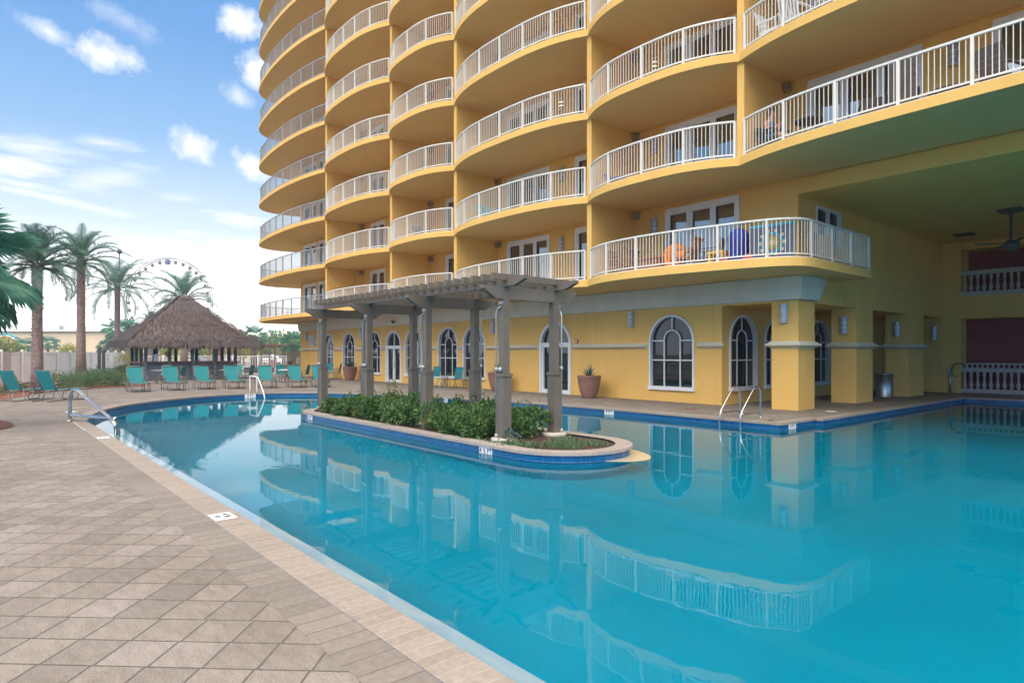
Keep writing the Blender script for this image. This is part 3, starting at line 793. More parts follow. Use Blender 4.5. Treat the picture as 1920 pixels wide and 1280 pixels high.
def balcony(bay, k):
    z = FZ0+FH*k; key = (bay, k == 0 and bay == 4)
    if key not in cache:
        c = front_curve(bay, k)
        mb = MB()
        poly = list(c)
        if bay == 0: poly = poly+[]
        back = [(c[-1][0],17.45),(c[0][0],17.45)] if bay else [(-34.35,17.45),(-43.55,17.45)]
        if key[1]: back = [(-8.25,19.8),(-8.25,17.45),(-14.05,17.45)]
        mb.prism(poly+back, 0, ST)
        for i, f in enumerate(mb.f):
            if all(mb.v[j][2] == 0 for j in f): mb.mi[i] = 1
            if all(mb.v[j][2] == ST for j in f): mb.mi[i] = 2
        slab = mb.mesh('balcony', [M['stucco'], M['soffit'], M['bounce_floor']])
        ri = inset(c, .09); ri = [p for p in ri]
        L = resample(ri, .02)[0]
        if bay: # clear of the divider walls
            L = [p for p in L if (p.x > BAYS[bay][0]+.13 and (p.x < BAYS[bay][1]-.13 or key[1]))]
        rail = [(p.x,p.y) for p in L]
        pts, tot = resample(rail, 1.3); fine, _ = resample(rail, .105 if bay else .125); med, _ = resample(rail, .22)
        mb = MB()
        for p in pts: mb.box(p.x-.03,p.x+.03,p.y-.03,p.y+.03,ST-.02,ST+.97)
        for p in fine: mb.box(p.x-.0075,p.x+.0075,p.y-.0075,p.y+.0075,ST+.1,ST+.95)
        for p, q in zip(med, med[1:]):
            mb.bar((*p,ST+.1), (*q,ST+.1), .035, .035); mb.bar((*p,ST+.012), (*q,ST+.012), .09, .03)
        rl = mb.mesh('railing', M['white_rail'] if bay else M['backlit_rail'])
        mb = MB()
        for p, q in zip(med, med[1:]): mb.bar((*p,ST+.97), (*q,ST+.97), .06, .045)
        cache[key] = (slab, rl, mb.mesh('handrail', M['white_rail'] if bay else M['backlit_rail']))
    s_, r_, h_ = cache[key]
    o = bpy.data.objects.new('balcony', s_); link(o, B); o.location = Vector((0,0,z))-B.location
    q = bpy.data.objects.new('railing', r_); link(q, o); link(bpy.data.objects.new('handrail', h_), o)
for k in range(NF):
    for bay in range(6):
        if bay == 5 and k == 0: continue
        balcony(bay, k)
mb = MB(); mb.box(XL-.3,XE,15.0,34,FZ0+FH*NF+.02,FZ0+FH*NF+.5); bpart('roof', mb, M['stucco'])

# balcony doors
dcache = {}
def balcony_door(x0, x1, n, z):
    w = x1-x0; key = (round(w,2), n)
    if key not in dcache:
        f = MB(); g = MB(); t = .08
        f.box(0,w,-.03,.1,2.28,2.38); f.box(-.02,0.07,-.03,.1,0,2.28); f.box(w-.07,w+.02,-.03,.1,0,2.28); f.box(0.07,w-.07,-.02,.1,0,.06)
        pw = (w-.1)/n
        for i in range(n):
            a = .05+pw*i; b_ = a+pw; off = .02*(i % 2)
            for x in (a+.05,b_-.05): f.box(x-.055,x+.055,off-.005,off+.05,.06,2.28)
            f.box(a+.1,b_-.1,off-.004,off+.05,2.17,2.28); f.box(a+.1,b_-.1,off-.004,off+.05,.06,.18)
        g.add([(0.02,.085,.02),(w-.02,.085,.02),(w-.02,.085,2.33),(0.02,.085,2.33)], [(0,1,2,3)])
        dcache[key] = (f.mesh('balcony_door', M['frame']), g.mesh('pane', M['glass2']))
    o = bpy.data.objects.new('balcony_door', dcache[key][0]); link(o, B); o.location = Vector((x0,FACE,z))-B.location
    link(bpy.data.objects.new('pane', dcache[key][1]), o)
vm = MB(); vm.box(0,.2,-.2,0,-.2,-.0)
for i in range(4): vm.box(.02,.18,-.21,-.2,-.18+.042*i,-.16+.042*i)
vmesh = vm.mesh('vent_box', M['galv'])
nd = 0
for k in range(NF):
    zt = FZ0+FH*k+ST
    for bay in range(6):
        if bay == 5 and k == 0: continue
        for x0, x1, n in balcony_doors(bay, k):
            if nd < 98 and not (x0 > 0 or (k > 8 and bay > 2) or (bay == 3 and x0 > -17 and k > 5) or (bay == 5 and k > 4)): balcony_door(x0, x1, n, zt); nd += 1
        if bay > 0 and k < 9:
            o = bpy.data.objects.new('vent_box', vmesh); link(o, B); o.location = Vector((BAYS[bay][0]+.11,FACE,zt+FH-ST-.06))-B.location

# passage: red panels and balustrades
mb = MB(); mb.box(-7.62,XE,31.0,31.1,0,2.98)
for i in range(40): mb.box(-7.62,XE,30.985,31.0,.05+.075*i,.05+.075*i+.066)
bpart('roller_shutter', mb, M['red_wall'])
mb = MB(); mb.box(-7.62,XE,31.3,31.38,3.88,5.75); bpart('roller_shutter', mb, M['red_wall'])
def balustrade(x0, x1, y, z, h, blocks=False):
    mb = MB(); mb.box(x0,x1,y-.1,y+.1,z,z+.16); mb.box(x0,x1,y-.1,y+.1,z+h-.16,z+h); mb.box(x0,x1,y-.12,y+.12,z+h-.05,z+h-.001)
    n = int((x1-x0)/.215)
    hb = h-.32; pr_ = [(.055,0),(.055,.04),(.035,.06),(.06,.14),(.075,.24),(.055,.36),(.033,.5),(.03,.58),(.045,.62),(.03,.66),(.05,.8),(.055,1)]
    for i in range(n):
        mb.lathe([(r_,z+.16+q*hb) for r_,q in pr_], 10, (x0+.11+.215*i,y,0))
    if blocks:
        mb.box(x0,x1,y-.07,y+.07,z+h+.14,z+h+.19)
        for i in range(int((x1-x0)/.17)): mb.box(x0+.17*i,x0+.17*i+.045,y-.06,y+.06,z+h,z+h+.14)
    bpart('balustrade', mb, M['baluster'])
balustrade(-7.62, XE, 30.32, 3.885, 1.0); balustrade(-7.62, XE, 30.32, .02, 1.0, True)

# ------------------------------------------------------------------ wall lamps
def lamp_meshes():
    a = MB(); a.box(-.11,.11,-.025,0,-.24,.24)
    hd = [(.125*math.cos(PI+PI*k/10), -.02-.125*abs(math.sin(PI*k/10))) for k in range(11)]
    for s_ in (-1,1): a.prism(hd, s_*.24-.03, s_*.24+.03)
    s = MB()
    n = 8; half = [(.115*math.cos(PI+PI*k/n), -.02-.115*abs(math.sin(PI*k/n))*1.0) for k in range(n+1)]
    for z0, z1 in ((-.2,-.09),(-.055,.055),(.09,.2)):
        vs = [(x,y,z0) for x,y in half]+[(x,y,z1) for x,y in half]
        s.add(vs, [(i,i+1,n+2+i,n+1+i) for i in range(n)])
    g = MB(); half2 = [(.09*math.cos(PI+PI*k/n), -.02-.09*abs(math.sin(PI*k/n))) for k in range(n+1)]
    g.add([(x,y,-.21) for x,y in half2]+[(x,y,.21) for x,y in half2], [(i,i+1,n+2+i,n+1+i) for i in range(n)])
    return a.mesh('backplate', M['lamp_metal']), s.mesh('louvre', M['lamp_metal']), g
def lampglass(name, e):
    m, nt, b = nmat(name); b.inputs['Base Color'].default_value = (.75,.75,.72,1); b.inputs['Roughness'].default_value = .4
    if e: b.inputs['Emission Color'].default_value = (1,.62,.28,1); b.inputs['Emission Strength'].default_value = e
    return m
la, ls, lg = lamp_meshes()
lgm = lg.mesh('diffuser', lampglass('frosted_lamp_glass', 0)); lge = lg.mesh('diffuser', lampglass('lit_lamp_glass', 1.8))
def wall_lamp(pos, label, rz=0, lit=False, group='louvred wall lamps on the building'):
    t = thing('wall_lamp', label, 'wall lamp', pos, rz, group)
    link(bpy.data.objects.new('backplate', la), t); link(bpy.data.objects.new('louvre', ls), t); link(bpy.data.objects.new('diffuser', lge if lit else lgm), t)
wall_lamp((-14.11,17.5,2.78), 'louvred wall lamp between the single visible glass door and the largest arched window')
wall_lamp((-21.84,17.5,2.76), 'louvred wall lamp on the ground floor wall above the half hidden pot')
wall_lamp((-34.44,17.5,2.76), 'louvred wall lamp above the agave pot left of the white double door')
wall_lamp((-42.55,17.5,2.7), 'louvred wall lamp beside the slatted vent at the building corner')
wall_lamp((-8.6,17.44,2.73), 'louvred wall lamp high on the nearest yellow corner column')
wall_lamp((-8.58,21.4,2.5), 'louvred wall lamp on the second column into the passage')
wall_lamp((-8.58,26.1,2.48), 'louvred wall lamp on the third column, above the steel bin')
wall_lamp((-8.5,30.05,2.42), 'louvred wall lamp on the last column at the back of the passage')
FLN = ['first','second','third','fourth','fifth','sixth','seventh']
LX = {1:(-28.45,'the narrow second bay beside the end balconies'),3:(-17.55,'the wide middle bay'),4:(-13.1,'the bay left of the passage'),5:(-4.55,'the bay over the passage')}
for bay, (x, nm) in LX.items():
    for k in range(6 if bay < 5 else 3):
        if bay == 5 and k == 0: continue
        if bay == 1 and k > 2: continue
        lit = (bay == 4 and k == 2) or (bay == 3 and k == 2)
        wall_lamp((x,17.5,FZ0+FH*k+ST+1.88), f'{"lit warm " if lit else ""}wall lamp on the {FLN[k]} balcony floor, in {nm}', lit=lit)

# ------------------------------------------------------------------ pergola on the island
PG = thing('pergola', 'long taupe timber pergola standing on the planter island in the pool', 'pergola', (-13.1,8.1,-.03))
PX = [-17.0,-14.3,-11.62,-9.0]; PY = [7.47,8.76]
for i, x in enumerate(PX):
    for j, y in enumerate(PY):
        mb = MB(); mb.box(x-.073,x+.073,y-.073,y+.073,-.05,2.64)
        p = part('post', mb, M['post'], PG, True)
        mb = MB(); mb.box(x-.095,x+.095,y-.095,y+.095,-.05,1.17); mb.box(x-.115,x+.115,y-.115,y+.115,1.17,1.215); mb.box(x-.1,x+.1,y-.1,y+.1,1.215,1.23)
        part('sleeve', mb, M['post'], p, True)
        s_ = -1 if j == 0 else 1
        px_, py_ = (x-.11, y-.10) if j == 0 else (x+.09, y+.115)
        mb = MB(); mb.tube([(px_,py_,.0),(px_,py_,2.36),(px_+.03*(1 if j == 0 else -1),py_,2.42),(x,py_,2.45),(x,y+s_*.07,2.47)], .016, 8)
        mb.lathe([(.0,-.04),(.03,-.04),(.034,0),(.03,.04),(.0,.04)], 10, (px_,py_,1.3))
        mb.bar((px_,py_,1.3),(x,py_+.01*s_,1.3),.03,.03); mb.lathe([(0,-.04),(.036,-.04),(.036,.04),(0,.04)], 10, (x,py_-.0,1.3))
        mb.box(x-.05,x+.05,min(py_,y),max(py_,y),2.5,2.56); mb.lathe([(0,0),(.03,0),(.035,.04),(.028,.08),(0,.08)], 10, (px_,py_,.03))
        part('pipe', mb, M['pipe'], PG, True)
        if i == 3:
            mb = MB(); mb.lathe([(0,-.05),(.24,-.05),(.25,.0),(.235,.035),(0,.035)], 24, (x,y,0)); part('footing', mb, M['concrete'], PG, True)
def cut_beam(axis, a, b, c, z0, z1, w):
    """beam along an axis whose ends are cut back on the underside"""
    cut = .3
    pr_ = [(a,z1),(a,z1-.06),(a+cut,z0),(b-cut,z0),(b,z1-.06),(b,z1)]
    mb = MB(); n = len(pr_)
    if axis == 'y': vs = [(c-w/2,u,z) for u,z in pr_]+[(c+w/2,u,z) for u,z in pr_]
    else: vs = [(u,c-w/2,z) for u,z in pr_]+[(u,c+w/2,z) for u,z in pr_]
    mb.add(vs, [tuple(range(n)), tuple(range(2*n-1,n-1,-1))]+[(i,n+i,n+(i+1)%n,(i+1)%n) for i in range(n)])
    return mb
for x in PX:
    for dx in (-.0,):
        part('cross_beam', cut_beam('y', 6.95, 9.33, x, 2.6, 2.835, .11), M['post'], PG, True)
for y in PY: part('long_beam', cut_beam('x', -17.55, -8.38, y, 2.832, 2.995, .1), M['post'], PG, True)
for i in range(27):
    x = -16.75+7.85*i/26
    mb = MB(); mb.box(x-.035,x+.035,7.1,9.16,2.935,3.055); part('rafter', mb, M['post'], PG, True)

# ------------------------------------------------------------------ planting helpers
def leaf(mb, p, d, n_, L, w, fold=.25):
    """one leaf: two facets meeting along a mid rib"""
    d = Vector(d).normalized(); n_ = Vector(n_); x = d.cross(n_)
    if x.length < 1e-4: x = d.cross(Vector((.3,.5,.8)))
    x.normalize(); u = x.cross(d); p = Vector(p)
    m1 = p+d*L*.5+u*(-fold*w); t = p+d*L-u*fold*w*.6
    mb.add([p, p+d*L*.45+x*w/2, t, p+d*L*.45-x*w/2, m1], [(0,4,1),(4,2,1),(0,3,4),(4,3,2)])
def rnd(): return Vector((random.gauss(0,1),random.gauss(0,1),random.gauss(0,1))).normalized()
def bush_mesh(rx, ry, h, n, L, w, sprigs=6, shell=.55):
    mb = MB(); lumps = [(Vector((random.uniform(-.6,.6)*rx,random.uniform(-.6,.6)*ry,random.uniform(.2,.72)*h)), random.uniform(.38,.6)) for _ in range(9)]
    for i in range(n):
        c, r_ = random.choice(lumps); d = rnd(); d.z = d.z*.8+.2; d.normalize()
        q = shell+(1-shell)*random.random()**.5
        p = c+Vector((d.x*rx*r_*q, d.y*ry*r_*q, d.z*h*.5*q))
        if p.z < .03: p.z = random.uniform(.02,.15)
        dd = (d+rnd()*.7+Vector((0,0,.35))); leaf(mb, p, dd, d+rnd()*.4, L*random.uniform(.7,1.2), w*random.uniform(.8,1.2))
    for i in range(sprigs):
        b = Vector((random.uniform(-.6,.6)*rx,random.uniform(-.6,.6)*ry,h*.8)); up = Vector((random.uniform(-.3,.3),random.uniform(-.3,.3),1)).normalized()
        for k in range(9): leaf(mb, b+up*(.035*k), rnd()+up*.8, rnd(), L*.8, w*.8)
    return mb
def stems(n, rx, ry, h):
    mb = MB()
    for i in range(n):
        a = random.uniform(0,2*PI); mb.tube([(.05*math.cos(a),.05*math.sin(a),-.02),(rx*.3*math.cos(a),ry*.3*math.sin(a),h*.4),(rx*.5*math.cos(a),ry*.5*math.sin(a),h*.7)], [.012,.009,.005], 5)
    return mb
SHR = []
for i in range(3):
    me = bush_mesh(.55,.47,.5,1700,.095,.055,4,.6).mesh('foliage', M['shrub']); st = stems(7,.4,.4,.6).mesh('stem', M['trunk_grey']); SHR.append((me, st))
spots = [(-16.35,7.55,.8),(-15.75,7.75,.9),(-15.15,7.4,.82),(-14.9,8.3,1.0),(-14.0,7.55,.95),(-13.75,8.35,1.05),(-13.2,7.6,1.0),(-12.75,8.4,1.0),(-12.35,7.55,.95),(-11.25,7.7,1.0),(-10.85,8.3,1.05),(-10.55,7.5,.92),(-10.1,8.05,1.0),(-9.75,7.45,.9),(-9.35,8.2,.98),(-11.9,8.3,1.0)]
for i, (x, y, s_) in enumerate(spots):
    t = thing('shrub', 'dark green glossy leaved shrub planted in the pergola island', 'shrub', (x,y,-.04), random.uniform(0,6.28), 'shrubs under the pergola')
    t.scale = (s_, s_, s_*random.uniform(.85,1.1))
    me, st = SHR[i % 3]
    link(bpy.data.objects.new('foliage', me), t); link(bpy.data.objects.new('stem', st), t)
for (x, y, s_, lb) in ((-14.55,7.25,.55,'small yellow green shrub beside the second front pergola post'),(-11.35,7.3,.55,'small yellow green shrub beside the third front pergola post'),(-14.25,8.1,.9,'tall thin yellow green sprig rising above the shrubs of the island')):
    t = thing('shrub', lb, 'shrub', (x,y,-.04), 1.0)
    mb = bush_mesh(.3,.28,.55 if s_ < .8 else 1.0,170,.07,.035,5,.3); o = part('foliage', mb, M['yellowleaf'], t); part('stem', stems(4,.2,.2,.5), M['trunk_grey'], t); t.scale = (s_,)*3
t = thing('flower_plant', 'low plant with purple flowers at the near end of the island', 'flower', (-8.55,7.32,-.04))
part('foliage', bush_mesh(.2,.2,.26,160,.06,.035,0,.4), M['bedgreen'], t)
for i in range(16):
    a = random.uniform(0,6.28); r_ = random.uniform(0,.17); fb = MB(); c = Vector((r_*math.cos(a), r_*math.sin(a), random.uniform(.16,.3)))
    for k in range(6): b_ = 2*PI*k/6; leaf(fb, c, (math.cos(b_),math.sin(b_),.35), (0,0,1), .035, .03, .1)
    part('bloom', fb, M['purple'], t)
mb = MB()
for i in range(420):
    a = random.uniform(0,6.28); r_ = random.random()**.6*.38; p = Vector((r_*1.2*math.cos(a),r_*.7*math.sin(a),0)); d = Vector((random.gauss(0,.4),random.gauss(0,.4),1)); h = random.uniform(.06,.2)
    leaf(mb, p, d, rnd(), h, .012, .05)
t = thing('grass_tuft', 'bright green grass tuft at the rounded end of the island', 'grass', (-7.75,7.75,-.035)); part('blades', mb, M['bedgreen'], t)
mb = MB()
for i in range(260):
    a = random.uniform(0,6.28); r_ = random.random()**.6*.4; p = Vector((r_*1.6*math.cos(a),r_*.5*math.sin(a),0)); leaf(mb, p, rnd()+Vector((0,0,.9)), rnd(), random.uniform(.04,.11), .03, .05)
for dx, dy, lb in ((-8.2,8.35,'low green clump beside the near footing of the pergola'),(-7.55,8.35,'low green clump at the back of the island\'s rounded end'),(-8.15,7.3,'grassy clump right of the purple flowers')):
    g = MB()
    for i in range(130):
        a = random.uniform(0,6.28); r_ = random.random()**.6*.22; p = Vector((r_*1.2*math.cos(a),r_*.8*math.sin(a),0)); leaf(g, p, Vector((random.gauss(0,.5),random.gauss(0,.5),1)), rnd(), random.uniform(.05,.16), .02, .05)
    t = thing('grass_tuft', lb, 'grass', (dx,dy,-.035)); part('blades', g, M['bedgreen'], t)
t = thing('ground_cover', 'low creeping green plant beside the nearest pergola post', 'plant', (-8.75,7.15,-.035)); part('blades', mb, M['bedgreen'], t)

# date palms
def frond(mb, L, el, az, droop, leafl=.36, n=44, w=.028, twist=0.0):
    """feather leaf starting at the origin"""
    pts = []; p = Vector((0,0,0)); a = el; st = L/14
    for i in range(15):
        pts.append(p.copy()); t = i/14
        p = p+Vector((math.cos(a)*math.cos(az), math.cos(a)*math.sin(az), math.sin(a)))*st; a -= droop/14*(.4+1.2*t)
    mb.tube(pts, [.03*(1-.85*i/14) for i in range(15)], 5)
    for i in range(n):
        t = .12+.88*(i+random.random()*.5)/n; f = t*14; k = min(13, int(f)); q = pts[k].lerp(pts[k+1], f-k); d = (pts[k+1]-pts[k]).normalized()
        side = d.cross(Vector((0,0,1))).normalized(); up = side.cross(d)
        ll = leafl*(math.sin(PI*min(1,t*.9+.12))**.6)*random.uniform(.85,1.1)
        for s_ in (-1,1):
            dd = d*.75+side*s_*.75+up*random.uniform(.05,.5)-Vector((0,0,.12)); dd.normalize()
            e = q+dd*ll-Vector((0,0,.05*ll)); wv = d*w*.5
            mb.add([q-wv, q+wv, q+dd*ll*.6+wv*.8, e, q+dd*ll*.6-wv*.8], [(0,1,2,3,4)])
def date_palm(name_label, pos, h, r, crownR, nf, seed, group=None, lean=0, leafk=1.2):
    random.seed(seed)
    t = thing('date_palm', name_label, 'palm tree', pos, 0, group)
    mb = MB(); prof = [(0,0,1.45),(.25,0,1.18),(.5,0,1.05),(.8,0,1.0),(1,0,1.05)]
    mb.tube([(lean*q,0,h*q) for q,_,_ in prof], [r*k for _,_,k in prof], 14)
    rows = int(h/.13)
    for i in range(rows):
        z = h*(i+.5)/rows; k = 1.0+.42*max(0,1-z/h/.3)**2
        for j in range(10):
            a = 2*PI*(j+.5*(i % 2))/10+random.uniform(-.06,.06); rr = r*k; c = Vector((lean*z/h+rr*math.cos(a), rr*math.sin(a), z)); o = Vector((math.cos(a),math.sin(a),0)); tg = Vector((-math.sin(a),math.cos(a),0)); w_ = r*k*.26
            mb.add([c-tg*w_-o*.03-Vector((0,0,.07)), c+tg*w_-o*.03-Vector((0,0,.07)), c+o*.045*random.uniform(.6,1.3)+Vector((0,0,.05)), c+tg*w_*.6-o*.02+Vector((0,0,.09)), c-tg*w_*.6-o*.02+Vector((0,0,.09))], [(0,1,2),(1,3,2),(3,4,2),(4,0,2)])
    part('trunk', mb, M['trunk'], t)
    mb = MB()
    for i in range(nf):
        q = i/nf; el = 1.45-1.75*q**1.1+random.uniform(-.12,.12); az = i*2.39996+random.uniform(-.2,.2)
        sub = MB(); frond(sub, crownR*random.uniform(.85,1.08)*(.8+.2*min(1,q*2)), el, az, 1.35+.8*q+random.uniform(-.2,.25), .36*leafk, 56, .026*leafk)
        o = Vector((lean+.12*math.cos(az), .12*math.sin(az), h+.15-.35*q))
        mb.add([Vector(p)+o for p in sub.v], sub.f)
    for i in range(14):
        a = i*2.4; mb.add([(lean+r*math.cos(a)*.9,r*math.sin(a)*.9,h-.45),(lean+r*math.cos(a+.5)*.9,r*math.sin(a+.5)*.9,h-.45),(lean+r*1.7*math.cos(a+.25),r*1.7*math.sin(a+.25),h+.1)], [(0,1,2)])
    part('crown', mb, M['date'], t)
    return t
date_palm('tall date palm behind the second teal chaise, leftmost of the date palms', (-31.49,1.88,0), 5.2, .165, 2.2, 38, 3)
date_palm('date palm with full drooping crown rising from the grey green shrub bed', (-43.85,4.64,0), 7.0, .2, 2.7, 38, 5)
date_palm('slender date palm left of the thatched bar with upright centre fronds', (-66.54,9.77,0), 7.5, .22, 4.4, 32, 8, leafk=1.75)
date_palm('date palm whose crown shows above the peak of the thatched bar', (-62.63,14.36,0), 6.5, .26, 3.9, 26, 11, leafk=1.75)
date_palm('date palm trunk seen through the bar posts, crown hidden by the thatch', tuple(at(283,60)), 4.6, .3, 1.2, 14, 12)
date_palm('date palm hidden behind the left edge of the thatched roof', tuple(at(241,62)), 3.4, .28, 1.3, 14, 14)

# fan palms
def fan_leaf(mb, L, n=26, spread=2.3, droop=.5):
    """fan leaf in the local xz plane opening along +x"""
    for i in range(n):
        a = -spread/2*1.35+spread*1.35*i/(n-1); l = L*(.72+.28*math.cos(a*.6))*random.uniform(.9,1.06)
        d = Vector((math.cos(a), math.sin(a), .12)).normalized(); x = Vector((-math.sin(a), math.cos(a), 0)); w = L*.034
        dz = droop*L*random.uniform(.6,1.2)
        mb.add([(0,0,0), d*l*.5+x*w, d*l*.8+x*w*.6-Vector((0,0,dz*.2)), d*l-Vector((0,0,dz*.6)), d*l*.8-x*w*.6-Vector((0,0,dz*.2)), d*l*.5-x*w, d*l*.5-Vector((0,0,.03))],
               [(0,6,1),(6,2,1),(6,3,2),(0,5,6),(5,4,6),(4,3,6)])
def fan_palm(label, pos, h, r, leafL, nf, seed, group=None, stalk=.6, dens=26):
    random.seed(seed)
    t = thing('fan_palm', label, 'palm tree', pos, 0, group)
    mb = MB(); mb.tube([(0,0,0),(0.02,0,h*.5),(0,0,h)], [r*1.2,r,r*1.05], 10)
    for i in range(int(h/.16)):
        for j in range(6):
            a = j*1.047+i*.5; z = .16*i+.1; mb.add([(r*math.cos(a-.3),r*math.sin(a-.3),z-.08),(r*math.cos(a+.3),r*math.sin(a+.3),z-.08),(r*1.35*math.cos(a),r*1.35*math.sin(a),z+.06)], [(0,1,2)])
    part('trunk', mb, M['trunk_grey'], t)
    mb = MB()
    for i in range(nf):
        q = i/nf; el = 1.3-2.0*q+random.uniform(-.15,.15); az = i*2.39996; S = stalk*random.uniform(.85,1.2)
        d = Vector((math.cos(el)*math.cos(az), math.cos(el)*math.sin(az), math.sin(el))); o = Vector((0,0,h)); e = o+d*S
        mb.tube([o, o+d*S*.5+Vector((0,0,.04)), e], [.02,.016,.012], 5)
        sub = MB(); fan_leaf(sub, leafL*random.uniform(.85,1.1), dens, 2.2, .35+.35*q)
        Mx = Matrix.Translation(e) @ Matrix.Rotation(az,4,'Z') @ Matrix.Rotation(-(el-.35),4,'Y') @ Matrix.Rotation(random.uniform(-.4,.4),4,'X')
        mb.add([Mx @ Vector(p) for p in sub.v], sub.f)
    part('crown', mb, M['fan'], t)
fan_palm('nearest fan palm, its broad leaves cut by the left edge of the view', (-17.45,-.6,0), 3.2, .17, .95, 17, 21, None, .9, 36)
fan_palm('small fan palm half hidden behind the left slope of the thatched roof', tuple(at(228,72)), 3.9, .2, 1.5, 20, 22, None, .9, 18)
fan_palm('fan palm peeping over the right end of the thatched roof', tuple(at(476,63)), 3.2, .28, .85, 16, 23, None, .6, 16)
fan_palm('fan palm by the brown cabana near the building corner', tuple(at(548,66)), 2.6, .24, 1.0, 20, 24, None, .6, 16)
fan_palm('drooping fan palm between the brown cabana and the thatched bar', tuple(at(506,70)), 3.3, .1, .7, 9, 25, None, .5, 14)

# bed shrubs on the left
random.seed(31)
BS = []
for i in range(2): BS.append((bush_mesh(.75,.7,.62,900,.12,.035,8,.5).mesh('foliage', M['bedgreen']), stems(7,.5,.5,.6).mesh('stem', M['trunk_grey'])))
for i, (x, y, s_) in enumerate([(-35.6,5.2,.95),(-36.8,5.3,1.1),(-35.3,4.2,.95),(-37.6,4.6,1.1),(-36.4,3.7,.9),(-34.6,2.9,.75),(-33.2,1.6,.6),(-32.0,1.0,.5),(-39.5,4.9,1.1),(-30.6,.5,.5),(-29.3,.0,.5),(-38.2,3.2,1.0),(-41,4.3,1.1)]):
    t = thing('shrub', 'low grey green feathery shrub in the mulch bed by the white fence', 'shrub', (x,y,.0), i*1.3, 'shrubs in the left bed'); t.scale = (s_,s_,s_*.95)
    link(bpy.data.objects.new('foliage', BS[i%2][0]), t); link(bpy.data.objects.new('stem', BS[i%2][1]), t)
t = thing('hedge', 'clipped low bright green hedge beside the left end of the bar', 'hedge', (-45.5,7.0,0))
part('foliage', bush_mesh(1.3,.9,.75,1500,.09,.05,10,.6), M['bedgreen'], t)
t = thing('shrub', 'taller yellow green shrub behind the clipped hedge', 'shrub', (-53,8.6,0)); part('foliage', bush_mesh(1.0,.9,1.4,700,.14,.06,8,.4), M['yellowleaf'], t); part('stem', stems(7,.6,.6,1.2), M['trunk_grey'], t)

# ------------------------------------------------------------------ thatched pool bar
random.seed(41)
TK = thing('tiki_bar', 'square open pool bar under a big pointed palm thatch roof', 'bar hut', (-43.9,10.05,0))
prof = [(3.62,2.16),(3.5,2.42),(2.9,2.92),(2.0,3.66),(1.1,4.4),(.5,4.89),(.26,5.14),(.1,5.26)]
def sq(r, z):  # rounded square ring
    out = []
    for k in range(32):
        a = 2*PI*k/32; c, s_ = math.cos(a), math.sin(a); q = (abs(c)**7+abs(s_)**7)**(-1/7); out.append((r*c*q*.985, r*s_*q*.985, z))
    return out
mb = MB(); rings = [sq(r_,z) for r_,z in prof]; n = 32
mb.add([p for r_ in rings for p in r_], [(i*n+k,i*n+(k+1)%n,(i+1)*n+(k+1)%n,(i+1)*n+k) for i in range(len(rings)-1) for k in range(n)]+[tuple(7*n+k for k in range(n))])
mb.add(sq(3.4,2.3), [tuple(range(32))])
rf = part('roof', mb, M['thatch_base'], TK)
mb = MB()
def surf(q, side, lat):
    """point on roof face: q 0 eave .. 1 peak"""
    f = q*(len(prof)-1); k = min(len(prof)-2, int(f)); r_ = prof[k][0]+(prof[k+1][0]-prof[k][0])*(f-k); z = prof[k][1]+(prof[k+1][1]-prof[k][1])*(f-k)
    p = Vector((r_, lat*r_, z)); d = Vector((prof[k][0]-prof[k+1][0], 0, prof[k][1]-prof[k+1][1])).normalized(); d.y = lat*.3
    a = side*PI/2; Rm = Matrix.Rotation(a, 3, 'Z'); return Rm @ p, (Rm @ d).normalized(), Rm @ Vector((.6,0,.8)), Rm @ Vector((0,1,0))
for i in range(11000):
    q = random.random()**1.5*.98; side = random.randrange(4); lat = random.uniform(-1.0,1.0)
    p, d, nn, tg = surf(q, side, lat); d = (d+tg*random.gauss(0,.15)+nn*random.uniform(-.02,.09)).normalized()
    L = random.uniform(.2,.45); w = random.uniform(.012,.035); p = p+nn*random.uniform(.0,.07)
    mb.add([p-tg*w, p+tg*w, p+d*L+tg*w*.5, p+d*L-tg*w*.5], [(0,1,2,3)])
for i in range(3200):
    side = random.randrange(4); lat = random.uniform(-1.0,1.0); p, d, nn, tg = surf(random.uniform(0,.1), side, lat)
    d = Vector((0,0,-1))+tg*random.gauss(0,.16)+nn*random.uniform(.0,.3); L = random.uniform(.1,.3); w = random.uniform(.01,.03)
    mb.add([p-tg*w, p+tg*w, p+d*L+tg*w*.4, p+d*L-tg*w*.4], [(0,1,2,3)])
part('thatch', mb, M['thatch'], rf)
for x in (-2.1,2.1):
    for y in (-2.5,-1.25,0,1.25,2.5):
        mb = MB(); mb.box(x-.085,x+.085,y-.085,y+.085,0,2.5); part('post', mb, M['tikipost'], TK)
for y in (-2.5,2.5):
    for x in (-.75,.75): mb = MB(); mb.box(x-.085,x+.085,y-.085,y+.085,0,2.5); part('post', mb, M['tikipost'], TK)
mb = MB(); mb.box(1.55,1.75,-2.5,2.5,0,1.02); mb.box(-1.75,-1.55,-2.5,2.5,0,1.02); mb.box(-1.55,1.55,-2.5,-2.3,0,1.02); mb.box(-1.55,1.55,2.3,2.5,0,1.02)
for i in range(11): mb.box(1.75,1.775,-2.5+.5*i-.03,-2.5+.5*i+.03,0,1.0)
mb.box(1.75,1.8,-2.5,2.5,0,.12)
part('bar_front', mb, M['bar_panel'], TK)
mb = MB(); mb.box(1.4,2.05,-2.8,2.8,1.021,1.085); mb.box(-2.05,-1.4,-2.8,2.8,1.021,1.085); mb.box(-1.4,1.4,-2.8,-2.2,1.021,1.084); mb.box(-1.4,1.4,2.2,2.8,1.021,1.084)
part('counter', mb, M['bar_top'], TK)
